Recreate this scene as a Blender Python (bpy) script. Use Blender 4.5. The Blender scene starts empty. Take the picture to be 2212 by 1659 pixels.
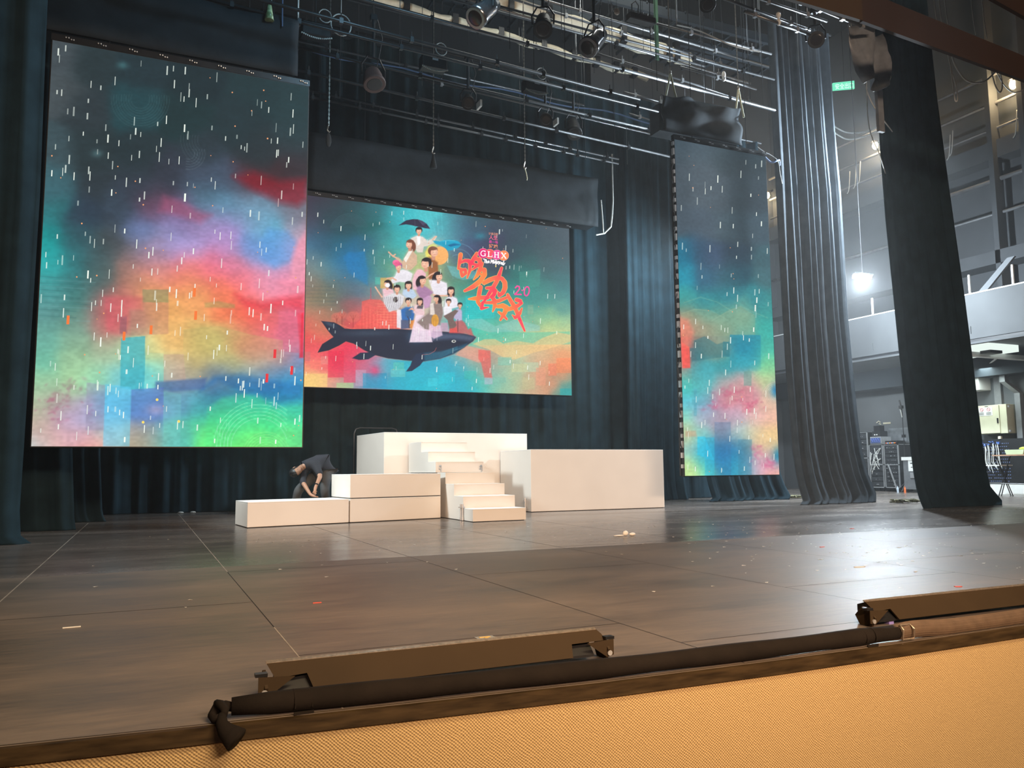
import bpy, bmesh, math, random
import numpy as np
from mathutils import Vector, Matrix, Euler

random.seed(7)
SC = bpy.context.scene
COL = SC.collection

# ------------------------------------------------------------------ camera
CAM_POS = Vector((0.0, 0.0, 0.86))
_ey = Vector((310 - 1106, -(1021 - 829.5), -1750.0)).normalized()
_ex = Vector((5000 - 1106, -(978 - 829.5), -1750.0))
_ex = (_ex - _ex.dot(_ey) * _ey).normalized()
_ez = _ex.cross(_ey)
R3 = Matrix((_ex, _ey, _ez))
cam_d = bpy.data.cameras.new('camera')
cam = bpy.data.objects.new('camera', cam_d)
COL.objects.link(cam)
cam_d.sensor_width = 36.0
cam_d.lens = 1750.0 / 2212.0 * 36.0
cam_d.clip_start = 0.05
cam_d.clip_end = 200
cam.matrix_world = Matrix.Translation(CAM_POS) @ R3.to_4x4()
SC.camera = cam

# ------------------------------------------------------------------ world, exposure, lights
W = bpy.data.worlds.new('world')
SC.world = W
W.use_nodes = True
W.node_tree.nodes['Background'].inputs[0].default_value = (0.55, 0.72, 1.0, 1)
W.node_tree.nodes['Background'].inputs[1].default_value = 0.022
SC.view_settings.view_transform = 'Standard'
SC.view_settings.look = 'None'
SC.view_settings.exposure = 0.0
SC.view_settings.gamma = 1.0
SC.view_settings.use_curve_mapping = False
SC.cycles.use_denoising = True
SC.cycles.max_bounces = 5
SC.cycles.diffuse_bounces = 2
SC.cycles.glossy_bounces = 2
SC.cycles.transparent_max_bounces = 8
SC.cycles.sample_clamp_indirect = 4.0
SC.cycles.caustics_reflective = False
SC.cycles.caustics_refractive = False


def light(name, kind, loc, power, color, target=None, size=1.0, size_y=None, spot=None, blend=0.4, radius=None):
    d = bpy.data.lights.new(name, kind)
    d.energy = power
    d.color = color
    if kind == 'AREA':
        d.shape = 'RECTANGLE'
        d.size = size
        d.size_y = size_y or size
    else:
        d.shadow_soft_size = radius if radius is not None else size
    if kind == 'SPOT':
        d.spot_size = math.radians(spot)
        d.spot_blend = blend
    o = bpy.data.objects.new(name, d)
    COL.objects.link(o)
    o.location = loc
    if target is not None:
        o.rotation_euler = (Vector(target) - Vector(loc)).to_track_quat('-Z', 'Y').to_euler()
    return o


# warm lamps of the auditorium, behind and above the camera
light('house_light', 'AREA', (5.0, -9.0, 7.0), 1900, (1.0, 0.70, 0.48), (4.0, 6.0, 0.0), 6, 1.2)
light('front_of_house_spot', 'SPOT', (-3.0, -13.0, 8.0), 15000, (1.0, 0.61, 0.38), (5.6, 13.6, 0.3), radius=0.5, spot=25, blend=0.45)
light('house_ceiling_light', 'AREA', (2.6, -0.6, 5.8), 420, (1.0, 0.74, 0.42), (1.8, 2.9, -1.0), 3.6, 1.2)
# white work lamp hanging in the right wing
HAZE = 0.0036
LAMP = Vector((17.3, 15.45, 5.9))
light('work_lamp_light', 'POINT', LAMP + Vector((-0.1, -0.05, -0.22)), 2600, (0.80, 0.91, 1.0), radius=0.14)
# wing light bouncing on the near face of the second leg
light('wing_work_light', 'AREA', (16.4, 12.75, 8.5), 1500, (0.78, 0.90, 1.0), (14.4, 14.2, 6.4), 0.5)
# fluorescent under the side gallery
light('gallery_tube_light', 'AREA', (22.2, 16.4, 3.8), 120, (0.86, 1.0, 0.97), (22.2, 16.4, 0.0), 2.4, 0.4)
light('gallery_tube_light', 'AREA', (21.6, 20.6, 4.0), 140, (0.86, 0.96, 1.0), (22.4, 20.4, 0.0), 2.0, 0.4)
# added fill lights above the battens, for the pale cloth rolls and pipes
light('loft_fill_light', 'AREA', (9.5, 13.9, 13.2), 200, (0.95, 0.97, 0.90), (9.0, 16.4, 11.0), 3.0, 0.6)
light('loft_fill_light', 'AREA', (15.5, 12.5, 12.6), 60, (0.75, 0.88, 1.0), (12.5, 14.0, 9.5), 0.8)
# cold side light placed out of view behind the left LED screen, on the left faces of the set
light('left_side_light', 'SPOT', (-0.7, 13.7, 5.2), 2100, (0.86, 0.98, 1.0), (5.0, 14.6, 0.4), radius=0.35, spot=72, blend=0.6)
# cold fill added out of view behind the narrow screen, for the upstage curtains
light('upstage_fill_light', 'AREA', (12.4, 16.3, 6.4), 300, (0.72, 0.90, 1.0), (9.6, 18.9, 4.0), 0.8)
light('left_fill_light', 'AREA', (3.5, 8.4, 9.0), 170, (0.40, 0.75, 1.0), (-1.5, 11.7, 3.0), 1.2)  # unseen cold fill aimed at the frontmost left leg


# ------------------------------------------------------------------ helpers
def s2l(c):
    return tuple((x / 12.92 if x <= 0.04045 else ((x + 0.055) / 1.055) ** 2.4) for x in c)


MATS = {}


def mat(name, col, rough=0.6, metal=0.0, noise=0.0, nscale=6.0, col2=None, bump=0.0, bscale=40.0,
        emit=None, estr=1.0, spec=0.5, stretch=None):
    if name in MATS:
        return MATS[name]
    m = bpy.data.materials.new(name)
    m.use_nodes = True
    nt = m.node_tree
    b = nt.nodes['Principled BSDF']
    b.inputs['Base Color'].default_value = (*col, 1)
    b.inputs['Roughness'].default_value = rough
    b.inputs['Metallic'].default_value = metal
    b.inputs['Specular IOR Level'].default_value = spec
    tc = nt.nodes.new('ShaderNodeTexCoord')
    src = tc.outputs['Object']
    if stretch:
        mp = nt.nodes.new('ShaderNodeMapping')
        mp.inputs['Scale'].default_value = stretch
        nt.links.new(src, mp.inputs['Vector'])
        src = mp.outputs['Vector']
    if noise > 0 or col2:
        n = nt.nodes.new('ShaderNodeTexNoise')
        n.inputs['Scale'].default_value = nscale
        n.inputs['Detail'].default_value = 6
        nt.links.new(src, n.inputs['Vector'])
        r = nt.nodes.new('ShaderNodeValToRGB')
        a = [c * (1 - noise) for c in col]
        c2 = col2 if col2 else [min(1, c * (1 + noise)) for c in col]
        r.color_ramp.elements[0].color = (*a, 1)
        r.color_ramp.elements[1].color = (*c2, 1)
        r.color_ramp.elements[0].position = 0.3
        r.color_ramp.elements[1].position = 0.7
        nt.links.new(n.outputs['Fac'], r.inputs['Fac'])
        nt.links.new(r.outputs['Color'], b.inputs['Base Color'])
    if bump > 0:
        n2 = nt.nodes.new('ShaderNodeTexNoise')
        n2.inputs['Scale'].default_value = bscale
        n2.inputs['Detail'].default_value = 4
        nt.links.new(src, n2.inputs['Vector'])
        bp = nt.nodes.new('ShaderNodeBump')
        bp.inputs['Strength'].default_value = bump
        bp.inputs['Distance'].default_value = 0.01
        nt.links.new(n2.outputs['Fac'], bp.inputs['Height'])
        nt.links.new(bp.outputs['Normal'], b.inputs['Normal'])
    if emit:
        b.inputs['Emission Color'].default_value = (*emit, 1)
        b.inputs['Emission Strength'].default_value = estr
    MATS[name] = m
    return m


class MB:
    """collects shapes into one mesh"""
    def __init__(s):
        s.v, s.f = [], []

    def add(s, vs, fs):
        k = len(s.v)
        s.v += [tuple(v) for v in vs]
        s.f += [tuple(i + k for i in f) for f in fs]
        return s

    def box(s, x0, x1, y0, y1, z0, z1, M=None):
        vs = [Vector((x, y, z)) for x in (x0, x1) for y in (y0, y1) for z in (z0, z1)]
        if M is not None:
            vs = [M @ v for v in vs]
        return s.add(vs, [(0, 1, 3, 2), (4, 6, 7, 5), (0, 4, 5, 1), (2, 3, 7, 6), (0, 2, 6, 4), (1, 5, 7, 3)])

    def cyl(s, p0, p1, r, n=10, r2=None, cap=True):
        p0, p1 = Vector(p0), Vector(p1)
        r2 = r if r2 is None else r2
        d = (p1 - p0).normalized()
        a = Vector((0, 0, 1)) if abs(d.z) < 0.9 else Vector((1, 0, 0))
        u = d.cross(a).normalized()
        w = d.cross(u)
        vs = []
        for p, rr in ((p0, r), (p1, r2)):
            for i in range(n):
                t = 2 * math.pi * i / n
                vs.append(p + rr * (math.cos(t) * u + math.sin(t) * w))
        fs = [(i, (i + 1) % n, n + (i + 1) % n, n + i) for i in range(n)]
        if cap:
            fs += [tuple(range(n - 1, -1, -1)), tuple(range(n, 2 * n))]
        return s.add(vs, fs)

    def tube(s, pts, r, n=6, closed=False):
        pts = [Vector(p) for p in pts]
        rs = r if isinstance(r, (list, tuple)) else [r] * len(pts)
        m = len(pts)
        k0 = []
        vs = []
        pu = None
        for i, p in enumerate(pts):
            if closed:
                d = pts[(i + 1) % m] - pts[i - 1]
            else:
                d = pts[min(i + 1, m - 1)] - pts[max(i - 1, 0)]
            d = d.normalized() if d.length > 1e-9 else Vector((0, 0, 1))
            if pu is None:
                a = Vector((0, 0, 1)) if abs(d.z) < 0.9 else Vector((1, 0, 0))
                u = d.cross(a).normalized()
            else:
                u = (pu - pu.dot(d) * d).normalized()
            pu = u
            w = d.cross(u)
            for j in range(n):
                t = 2 * math.pi * j / n
                vs.append(p + rs[i] * (math.cos(t) * u + math.sin(t) * w))
        fs = []
        for i in range(m if closed else m - 1):
            a0, b0 = i * n, ((i + 1) % m) * n
            for j in range(n):
                fs.append((a0 + j, a0 + (j + 1) % n, b0 + (j + 1) % n, b0 + j))
        if not closed:
            fs += [tuple(range(n - 1, -1, -1)), tuple((m - 1) * n + j for j in range(n))]
        return s.add(vs, fs)

    def prism(s, poly, fn0, fn1):
        """poly: list of 2D points, fn0/fn1 map a 2D point to the two end positions"""
        n = len(poly)
        vs = [fn0(p) for p in poly] + [fn1(p) for p in poly]
        fs = [(i, (i + 1) % n, n + (i + 1) % n, n + i) for i in range(n)]
        fs += [tuple(range(n - 1, -1, -1)), tuple(range(n, 2 * n))]
        return s.add(vs, fs)

    def lathe(s, prof, c, n=16, M=None):
        c = Vector(c)
        vs, fs = [], []
        for r, z in prof:
            for j in range(n):
                t = 2 * math.pi * j / n
                v = Vector((r * math.cos(t), r * math.sin(t), z))
                if M is not None:
                    v = M @ v
                vs.append(c + v)
        for i in range(len(prof) - 1):
            for j in range(n):
                fs.append((i * n + j, i * n + (j + 1) % n, (i + 1) * n + (j + 1) % n, (i + 1) * n + j))
        fs += [tuple(range(n - 1, -1, -1)), tuple((len(prof) - 1) * n + j for j in range(n))]
        return s.add(vs, fs)

    def ell(s, c, rx, ry, rz, n=12, m=8, M=None):
        prof = []
        for i in range(m + 1):
            a = -math.pi / 2 + math.pi * i / m
            prof.append((max(0.02, math.cos(a)), math.sin(a)))
        D = Matrix.Diagonal((rx, ry, rz))
        MM = D if M is None else (M.to_3x3() @ D)
        return s.lathe(prof, c, n, MM)

    def build(s, name, m, parent=None, smooth=False, loc=None, bevel=0.0):
        me = bpy.data.meshes.new(name)
        vs = s.v
        if loc is not None:
            L = Vector(loc)
            vs = [tuple(Vector(v) - L) for v in vs]
        me.from_pydata(vs, [], s.f)
        me.validate()
        bm = bmesh.new()
        bm.from_mesh(me)
        bmesh.ops.recalc_face_normals(bm, faces=bm.faces)
        bm.to_mesh(me)
        bm.free()
        if smooth:
            for p in me.polygons:
                p.use_smooth = True
        me.materials.append(m)
        o = bpy.data.objects.new(name, me)
        COL.objects.link(o)
        if parent is not None:
            o.parent = parent
            # children are given in world coordinates; keep them there
            o.matrix_parent_inverse = parent_world(parent).inverted()
        if loc is not None:
            o.location = loc
        if bevel > 0:
            md = o.modifiers.new('bevel', 'BEVEL')
            md.width = bevel
            md.segments = 2
            md.limit_method = 'ANGLE'
        return o


def parent_world(p):
    M = Matrix.LocRotScale(p.location, p.rotation_euler, p.scale)
    if p.parent:
        M = parent_world(p.parent) @ p.matrix_parent_inverse @ M
    return M


def tag(o, label=None, cat=None, group=None, kind=None):
    if label:
        o['label'] = label
    if cat:
        o['category'] = cat
    if group:
        o['group'] = group
    if kind:
        o['kind'] = kind
    return o


def empty(name, loc, label=None, cat=None, group=None, rz=0.0):
    o = bpy.data.objects.new(name, None)
    o.empty_display_size = 0.1
    COL.objects.link(o)
    o.location = loc
    o.rotation_euler = (0, 0, rz)
    return tag(o, label, cat, group)


def copy_tree(root, loc, label=None, rz=None, scale=None):
    def rec(o, par):
        c = o.copy()
        COL.objects.link(c)
        c.parent = par
        for ch in list(o.children):
            rec(ch, c)
        return c
    c = rec(root, None)
    c.location = loc
    if rz is not None:
        c.rotation_euler = (0, 0, rz)
    if scale is not None:
        c.scale = (scale,) * 3
    if label:
        c['label'] = label
    return c


def struct(o):
    o['kind'] = 'structure'
    return o


# ------------------------------------------------------------------ materials
M_floor_b = mat('matte_stage_paint', (0.1, 0.1, 0.1))  # replaced below
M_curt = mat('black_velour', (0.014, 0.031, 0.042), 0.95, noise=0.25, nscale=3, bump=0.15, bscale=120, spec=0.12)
M_curt2 = mat('lit_grey_serge', (0.060, 0.073, 0.085), 0.9, noise=0.2, nscale=4, bump=0.15, bscale=120, spec=0.15)  # paler than the velour: light on the pleated leg put into the base colour
M_cloth = mat('black_wrap_cloth', (0.024, 0.030, 0.036), 0.8, noise=0.3, nscale=2.5, bump=0.3, bscale=12, spec=0.25)
M_ply = mat('painted_ply', (0.80, 0.76, 0.70), 0.6, noise=0.03, nscale=1.7)
M_ply_edge = mat('scuffed_edge', (0.36, 0.30, 0.24), 0.7, noise=0.3, nscale=20)
M_black = mat('black_paint', (0.012, 0.013, 0.015), 0.5, noise=0.2)
M_blackmetal = mat('black_metal', (0.02, 0.02, 0.022), 0.35, 0.4, noise=0.2)
M_pipe = mat('steel_pipe', (0.20, 0.21, 0.22), 0.38, 0.9, noise=0.15, nscale=3)
M_pipe_dark = mat('dark_pipe', (0.05, 0.055, 0.06), 0.4, 0.6, noise=0.2)
M_chain = mat('chain_steel', (0.42, 0.40, 0.36), 0.35, 0.8, noise=0.2)
M_wall = mat('grey_wall_paint', (0.105, 0.115, 0.125), 0.8, noise=0.10, nscale=0.9, bump=0.1, bscale=6)
M_wall_dark = mat('black_wall_paint', (0.010, 0.017, 0.024), 0.85, noise=0.2, nscale=0.8)
M_parapet = mat('gallery_concrete', (0.070, 0.076, 0.080), 0.75, noise=0.12, nscale=1.2, bump=0.2, bscale=5)
M_brown = mat('brown_header_paint', (0.034, 0.017, 0.012), 0.7, noise=0.12, nscale=1.0)
M_brown2 = mat('warm_lit_header_brown', (0.052, 0.029, 0.011), 0.7, noise=0.12, nscale=1.0)  # the header brown again, with warm light put into its colour
M_cream = mat('cream_cloth', (0.78, 0.74, 0.58), 0.8, noise=0.08, nscale=8, bump=0.5, bscale=8)
M_white = mat('white_paint', (0.80, 0.82, 0.80), 0.4, noise=0.04)
M_greenwhite = mat('cabinet_enamel', (0.62, 0.62, 0.46), 0.4, noise=0.05)
M_alu = mat('aluminium_edge', (0.62, 0.64, 0.66), 0.35, 0.7, noise=0.1)
M_grey = mat('grey_case', (0.14, 0.15, 0.16), 0.5, noise=0.15)
M_duct = mat('galvanised_trunking', (0.22, 0.23, 0.24), 0.5, 0.3, noise=0.15)
M_skin = mat('skin', (0.36, 0.20, 0.13), 0.55, noise=0.08)
M_hair = mat('hair', (0.012, 0.012, 0.013), 0.5, noise=0.2, nscale=30)
M_shirt = mat('dark_shirt', (0.013, 0.016, 0.024), 0.85, noise=0.2, nscale=5, bump=0.3, bscale=18)
M_trouser = mat('grey_trousers', (0.055, 0.060, 0.065), 0.85, noise=0.2)
M_paper = mat('paper_flake', (0.82, 0.80, 0.74), 0.7, noise=0.05)
M_red = mat('red_plastic', (0.65, 0.09, 0.06), 0.5, noise=0.1)
M_cable = mat('white_cable', (0.62, 0.64, 0.62), 0.5, noise=0.1)
M_cable_dark = mat('black_cable', (0.03, 0.03, 0.033), 0.5, noise=0.2)
M_blue = mat('blue_cable', (0.06, 0.11, 0.22), 0.5, noise=0.1)
M_wood = mat('table_wood', (0.46, 0.27, 0.17), 0.5, noise=0.15, nscale=9)
M_bar = mat('bronze_housing', (0.036, 0.024, 0.013), 0.75, 0.0, noise=0.08, nscale=4, spec=0.12)
M_bar_edge = mat('bare_metal_lip', (0.55, 0.46, 0.36), 0.35, 0.8, noise=0.25, nscale=60)
M_sleeve = mat('black_hose_cloth', (0.011, 0.008, 0.006), 0.95, noise=0.25, nscale=6, bump=0.15, bscale=60, spec=0.2)
M_nose = mat('varnished_nosing', (0.040, 0.026, 0.012), 0.28, noise=0.5, nscale=5, stretch=(1, 8, 8))
M_tray = mat('pale_green_plastic', (0.52, 0.62, 0.40), 0.45, noise=0.06)
M_lime = mat('lime_cloth', (0.50, 0.62, 0.08), 0.8, noise=0.15)
M_sling = mat('pale_sling', (0.62, 0.66, 0.50), 0.7, noise=0.1)
M_green = mat('green_lit_shade', (0.16, 0.30, 0.10), 0.3, noise=0.4, nscale=14, col2=(0.55, 0.7, 0.4))  # green light and its pale glints put into the colour
M_lens = mat('lamp_lens', (0.03, 0.026, 0.026), 0.15, noise=0.1)
M_chrome = mat('polished_barrel', (0.30, 0.31, 0.33), 0.18, 0.9, noise=0.1)
M_panelface = mat('rack_face', (0.03, 0.033, 0.037), 0.4, noise=0.2)
M_tape = mat('clear_tape', (0.30, 0.28, 0.25), 0.25, noise=0.1)
M_yellow = mat('yellow_tape', (0.75, 0.50, 0.12), 0.5, noise=0.1)
M_foil = mat('cable_heap', (0.16, 0.15, 0.08), 0.6, noise=0.8, nscale=20)
M_plastic_sheet = mat('grey_plastic_sheet', (0.20, 0.22, 0.25), 0.35, noise=0.2, bump=0.5, bscale=6)


def emis(name, col, strength):
    if name in MATS:
        return MATS[name]
    m = bpy.data.materials.new(name)
    m.use_nodes = True
    nt = m.node_tree
    nt.nodes.clear()
    o = nt.nodes.new('ShaderNodeOutputMaterial')
    e = nt.nodes.new('ShaderNodeEmission')
    e.inputs[0].default_value = (*col, 1)
    e.inputs[1].default_value = strength
    nt.links.new(e.outputs[0], o.inputs[0])
    MATS[name] = m
    return m


# stage floor material: two finishes, scuffs running along the boards
def floor_material(name, c_dark, c_light, rough, spec, rvar):
    m = bpy.data.materials.new(name)
    m.use_nodes = True
    nt = m.node_tree
    N, L = nt.nodes, nt.links
    b = N['Principled BSDF']
    tc = N.new('ShaderNodeTexCoord')
    mp = N.new('ShaderNodeMapping')
    mp.inputs['Scale'].default_value = (0.5, 1.3, 1)
    L.new(tc.outputs['Object'], mp.inputs['Vector'])
    n1 = N.new('ShaderNodeTexNoise')
    n1.inputs['Scale'].default_value = 0.9
    n1.inputs['Detail'].default_value = 8
    n1.inputs['Roughness'].default_value = 0.62
    L.new(mp.outputs[0], n1.inputs['Vector'])
    mp2 = N.new('ShaderNodeMapping')
    mp2.inputs['Scale'].default_value = (2.2, 14, 1)
    mp2.inputs['Rotation'].default_value = (0, 0, 0.10)
    L.new(tc.outputs['Object'], mp2.inputs['Vector'])
    n2 = N.new('ShaderNodeTexNoise')
    n2.inputs['Scale'].default_value = 1.6
    n2.inputs['Detail'].default_value = 7
    n2.inputs['Roughness'].default_value = 0.7
    L.new(mp2.outputs[0], n2.inputs['Vector'])
    mix = N.new('ShaderNodeMath')
    mix.operation = 'MULTIPLY_ADD'
    mix.inputs[1].default_value = 0.38
    L.new(n2.outputs['Fac'], mix.inputs[0])
    mul = N.new('ShaderNodeMath')
    mul.operation = 'MULTIPLY'
    mul.inputs[1].default_value = 0.62
    L.new(n1.outputs['Fac'], mul.inputs[0])
    L.new(mul.outputs[0], mix.inputs[2])
    r = N.new('ShaderNodeValToRGB')
    r.color_ramp.elements[0].position = 0.36
    r.color_ramp.elements[1].position = 0.66
    r.color_ramp.elements[0].color = (*c_dark, 1)
    r.color_ramp.elements[1].color = (*c_light, 1)
    L.new(mix.outputs[0], r.inputs['Fac'])
    L.new(r.outputs['Color'], b.inputs['Base Color'])
    rr = N.new('ShaderNodeMapRange')
    rr.inputs['From Min'].default_value = 0.3
    rr.inputs['From Max'].default_value = 0.7
    rr.inputs['To Min'].default_value = rough - rvar
    rr.inputs['To Max'].default_value = rough + rvar
    L.new(mix.outputs[0], rr.inputs['Value'])
    L.new(rr.outputs[0], b.inputs['Roughness'])
    b.inputs['Specular IOR Level'].default_value = spec
    bp = N.new('ShaderNodeBump')
    bp.inputs['Strength'].default_value = 0.06
    bp.inputs['Distance'].default_value = 0.01
    n3 = N.new('ShaderNodeTexNoise')
    n3.inputs['Scale'].default_value = 30
    L.new(tc.outputs['Object'], n3.inputs['Vector'])
    L.new(n3.outputs['Fac'], bp.inputs['Height'])
    L.new(bp.outputs['Normal'], b.inputs['Normal'])
    return m


M_fl_front = floor_material('stage_floor_matte', (0.085, 0.072, 0.064), (0.235, 0.186, 0.150), 0.46, 0.26, 0.08)
M_fl_back = floor_material('stage_floor_glossy', (0.085, 0.074, 0.068), (0.215, 0.180, 0.155), 0.25, 0.50, 0.07)
M_seam_d = mat('seam_dark', (0.012, 0.010, 0.009), 0.8, noise=0.2)
M_seam_l = mat('seam_light', (0.34, 0.30, 0.25), 0.7, noise=0.3, nscale=3)


# ------------------------------------------------------------------ stage floor, nosing, fascia
LIP = [(-9, 3.6), (-4, 3.36), (-1.5, 3.18), (-0.38, 3.11), (0.3, 3.05), (0.9, 3.0), (1.75, 2.94), (2.6, 2.92), (3.4, 2.925), (4.4, 2.95),
       (6, 3.02), (9, 3.25), (14, 3.9), (24.5, 6.0)]


def lip_y(x):
    for (a, ya), (b, yb) in zip(LIP[:-1], LIP[1:]):
        if x <= b:
            return ya + (yb - ya) * (x - a) / (b - a)
    return LIP[-1][1]


SEAM_Y = 7.95
floor = MB()
n = len(LIP)
vs = [(x, y, 0) for x, y in LIP] + [(24.5, SEAM_Y, 0), (-9, SEAM_Y, 0)]
floor.add(vs + [(v[0], v[1], -0.12) for v in vs],
          [tuple(range(len(vs)))] + [(i, (i + 1) % len(vs), len(vs) + (i + 1) % len(vs), len(vs) + i) for i in range(len(vs))])
nf_front = len(floor.f)
floor.box(-9, 24.5, SEAM_Y, 27, -0.12, 0.0)
nf_back = len(floor.f)
XS = [-4.4, -2.63, -0.86, 0.69, 2.45, 4.22, 6.0, 7.77, 9.55, 11.3, 13.1]
seamd, seaml = [], []
for i, x in enumerate(XS):
    y0 = lip_y(x) + 0.02
    w = 0.003
    if abs(x + 0.86) < 0.01:
        seaml.append((x, y0, x + 0.02, 16.0, 0.005))
    elif abs(x - 0.69) < 0.01:
        seaml.append((x, y0, x, 4.75, 0.003))
        seamd.append((x, 4.75, x, 7.5, w))
        seaml.append((x, 7.5, x, 18.8, 0.004))
    else:
        seamd.append((x, y0, x, 18.0 if x < 7 else 12.5, w))
for i, x in enumerate(XS[:-1]):
    off = {(-0.86): 5.72, 0.69: 3.98, 2.45: 6.31, 4.22: 4.6}.get(x, 4.0 + (i * 1.37) % 3.4)
    ys = [off, off + 3.52] if x != 2.45 else [off, off - 2.9]
    for y in ys:
        if y > lip_y(x) + 0.1 and y < 9:
            seamd.append((x, y, XS[i + 1], y, 0.0035))
for lst in (seamd, seaml):
    for x0, y0, x1, y1, w in lst:
        if abs(y1 - y0) > abs(x1 - x0):
            floor.add([(x0 - w, y0, 0.0008), (x0 + w, y0, 0.0008), (x1 + w, y1, 0.0008), (x1 - w, y1, 0.0008)], [(0, 1, 2, 3)])
        else:
            floor.add([(x0, y0 - w, 0.0008), (x1, y1 - w, 0.0008), (x1, y1 + w, 0.0008), (x0, y0 + w, 0.0008)], [(0, 1, 2, 3)])
    if lst is seamd:
        nf_d = len(floor.f)
fo = struct(floor.build('floor', M_fl_front))
for mm in (M_fl_back, M_seam_d, M_seam_l):
    fo.data.materials.append(mm)
for i, p in enumerate(fo.data.polygons):
    p.material_index = 0 if i < nf_front else 1 if i < nf_back else 2 if i < nf_d else 3

nose = MB()
for (a, ya), (b, yb) in zip(LIP[:-1], LIP[1:]):
    nose.add([(a, ya + 0.012, 0.001), (b, yb + 0.012, 0.001), (b, yb - 0.016, -0.004), (a, ya - 0.016, -0.004),
              (a, ya - 0.018, -0.058), (b, yb - 0.018, -0.058), (b, yb + 0.0, -0.058), (a, ya + 0.0, -0.058)],
             [(0, 1, 2, 3), (3, 2, 5, 4), (4, 5, 6, 7), (0, 7, 6, 1)])
struct(nose.build('trim_1', M_nose))

# woven tan fascia
mf = bpy.data.materials.new('tan_woven_fascia')
mf.use_nodes = True
nt = mf.node_tree
N, L = nt.nodes, nt.links
b = N['Principled BSDF']
b.inputs['Roughness'].default_value = 0.9
tc = N.new('ShaderNodeTexCoord')
sep = N.new('ShaderNodeSeparateXYZ')
L.new(tc.outputs['Object'], sep.inputs[0])


def mth(op, a, bb=None, c=None):
    n_ = N.new('ShaderNodeMath')
    n_.operation = op
    for i_, v_ in enumerate((a, bb, c)):
        if v_ is None:
            continue
        if isinstance(v_, (int, float)):
            n_.inputs[i_].default_value = v_
        else:
            L.new(v_, n_.inputs[i_])
    return n_.outputs[0]


nz = N.new('ShaderNodeTexNoise')
nz.inputs['Scale'].default_value = 9
nz.inputs['Detail'].default_value = 3
L.new(tc.outputs['Object'], nz.inputs['Vector'])
wob = mth('MULTIPLY_ADD', nz.outputs['Fac'], 0.016, 0.0)
sx = mth('SINE', mth('MULTIPLY', mth('ADD', sep.outputs[0], wob), 2 * math.pi / 0.0145))
sz = mth('SINE', mth('MULTIPLY', mth('ADD', sep.outputs[2], wob), 2 * math.pi / 0.0125))
pr = mth('MULTIPLY', sx, sz)
n4 = N.new('ShaderNodeTexNoise')
n4.inputs['Scale'].default_value = 130
n4.inputs['Detail'].default_value = 3
L.new(tc.outputs['Object'], n4.inputs['Vector'])
ht = mth('MULTIPLY_ADD', n4.outputs['Fac'], 1.6, pr)
bp = N.new('ShaderNodeBump')
bp.inputs['Strength'].default_value = 0.55
bp.inputs['Distance'].default_value = 0.004
L.new(ht, bp.inputs['Height'])
L.new(bp.outputs['Normal'], b.inputs['Normal'])
rp = N.new('ShaderNodeValToRGB')
rp.color_ramp.elements[0].color = (0.36, 0.235, 0.095, 1)
rp.color_ramp.elements[1].color = (0.58, 0.41, 0.19, 1)
rp.color_ramp.elements[0].position = 0.2
rp.color_ramp.elements[1].position = 0.75
L.new(mth('MULTIPLY_ADD', ht, 0.22, 0.3), rp.inputs['Fac'])
L.new(rp.outputs['Color'], b.inputs['Base Color'])
fas = MB()
for (a, ya), (b_, yb) in zip(LIP[:-1], LIP[1:]):
    fas.add([(a, ya - 0.004, -0.055), (b_, yb - 0.004, -0.055), (b_, yb - 0.004, -1.05), (a, ya - 0.004, -1.05),
             (a, ya + 0.1, -0.055), (b_, yb + 0.1, -0.055), (b_, yb + 0.1, -1.05), (a, ya + 0.1, -1.05)],
            [(0, 1, 2, 3), (4, 7, 6, 5)])
struct(fas.build('wall_front', mf))
# little nubs of the weave under the nosing
nub = MB()
x = -0.6
while x < 5.2:
    y = lip_y(x) - 0.006
    nub.add([(x - 0.004, y, -0.056), (x + 0.004, y, -0.056), (x, y, -0.067), (x, y - 0.007, -0.057)],
            [(0, 1, 3), (1, 2, 3), (2, 0, 3), (0, 2, 1)])
    x += 0.0145
struct(nub.build('trim_2', mf))
hf = MB().box(-9, 24.5, -16, 7, -1.15, -1.05).build('floor_auditorium', mat('house_carpet', (0.05, 0.03, 0.03), 0.95, noise=0.2))
struct(hf)

# ------------------------------------------------------------------ room shell
struct(MB().box(-9.2, 25, 26.2, 26.5, -0.12, 18).build('wall_back', M_wall_dark))
struct(MB().box(-9.3, -9.0, 3.5, 26.5, -1.1, 18).build('wall_left', M_wall_dark))
struct(MB().box(24.0, 24.4, 3.0, 26.5, -1.1, 18).build('wall_right', M_wall))
struct(MB().box(-9.3, 24.4, 6.5, 26.5, 17.6, 17.9).build('ceiling', M_wall_dark))
# grey return of the back wall in the right wing
struct(MB().box(15.2, 24.0, 25.9, 26.2, 0, 18).build('wall_wing', M_wall))
# gallery: slab, parapet with ledge strip, brackets
gal = MB().box(20.12, 24.0, 7.0, 25.9, 4.2, 4.42)
struct(gal.build('ceiling_gallery', M_wall))
par = MB().box(20.0, 20.12, 7.0, 25.9, 4.20, 5.40)
for y in np.arange(8, 25.5, 1.6):
    par.box(19.985, 20.0, y, y + 0.02, 4.35, 4.55)
struct(par.build('wall_parapet', M_parapet))
struct(MB().box(19.97, 20.12, 7.0, 25.9, 4.06, 4.12).build('trim_3', M_parapet))
struct(MB().box(20.02, 20.12, 7.0, 25.9, 4.12, 4.2).build('trim_4', M_black))
struct(MB().box(19.98, 20.14, 7.0, 25.9, 5.40, 5.43).build('trim_5', M_white))
# dark deep beam under the gallery, and pale ducts under it
struct(MB().box(23.3, 24.0, 13.5, 25.9, 3.55, 4.2).build('trim_6', M_wall_dark))

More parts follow.
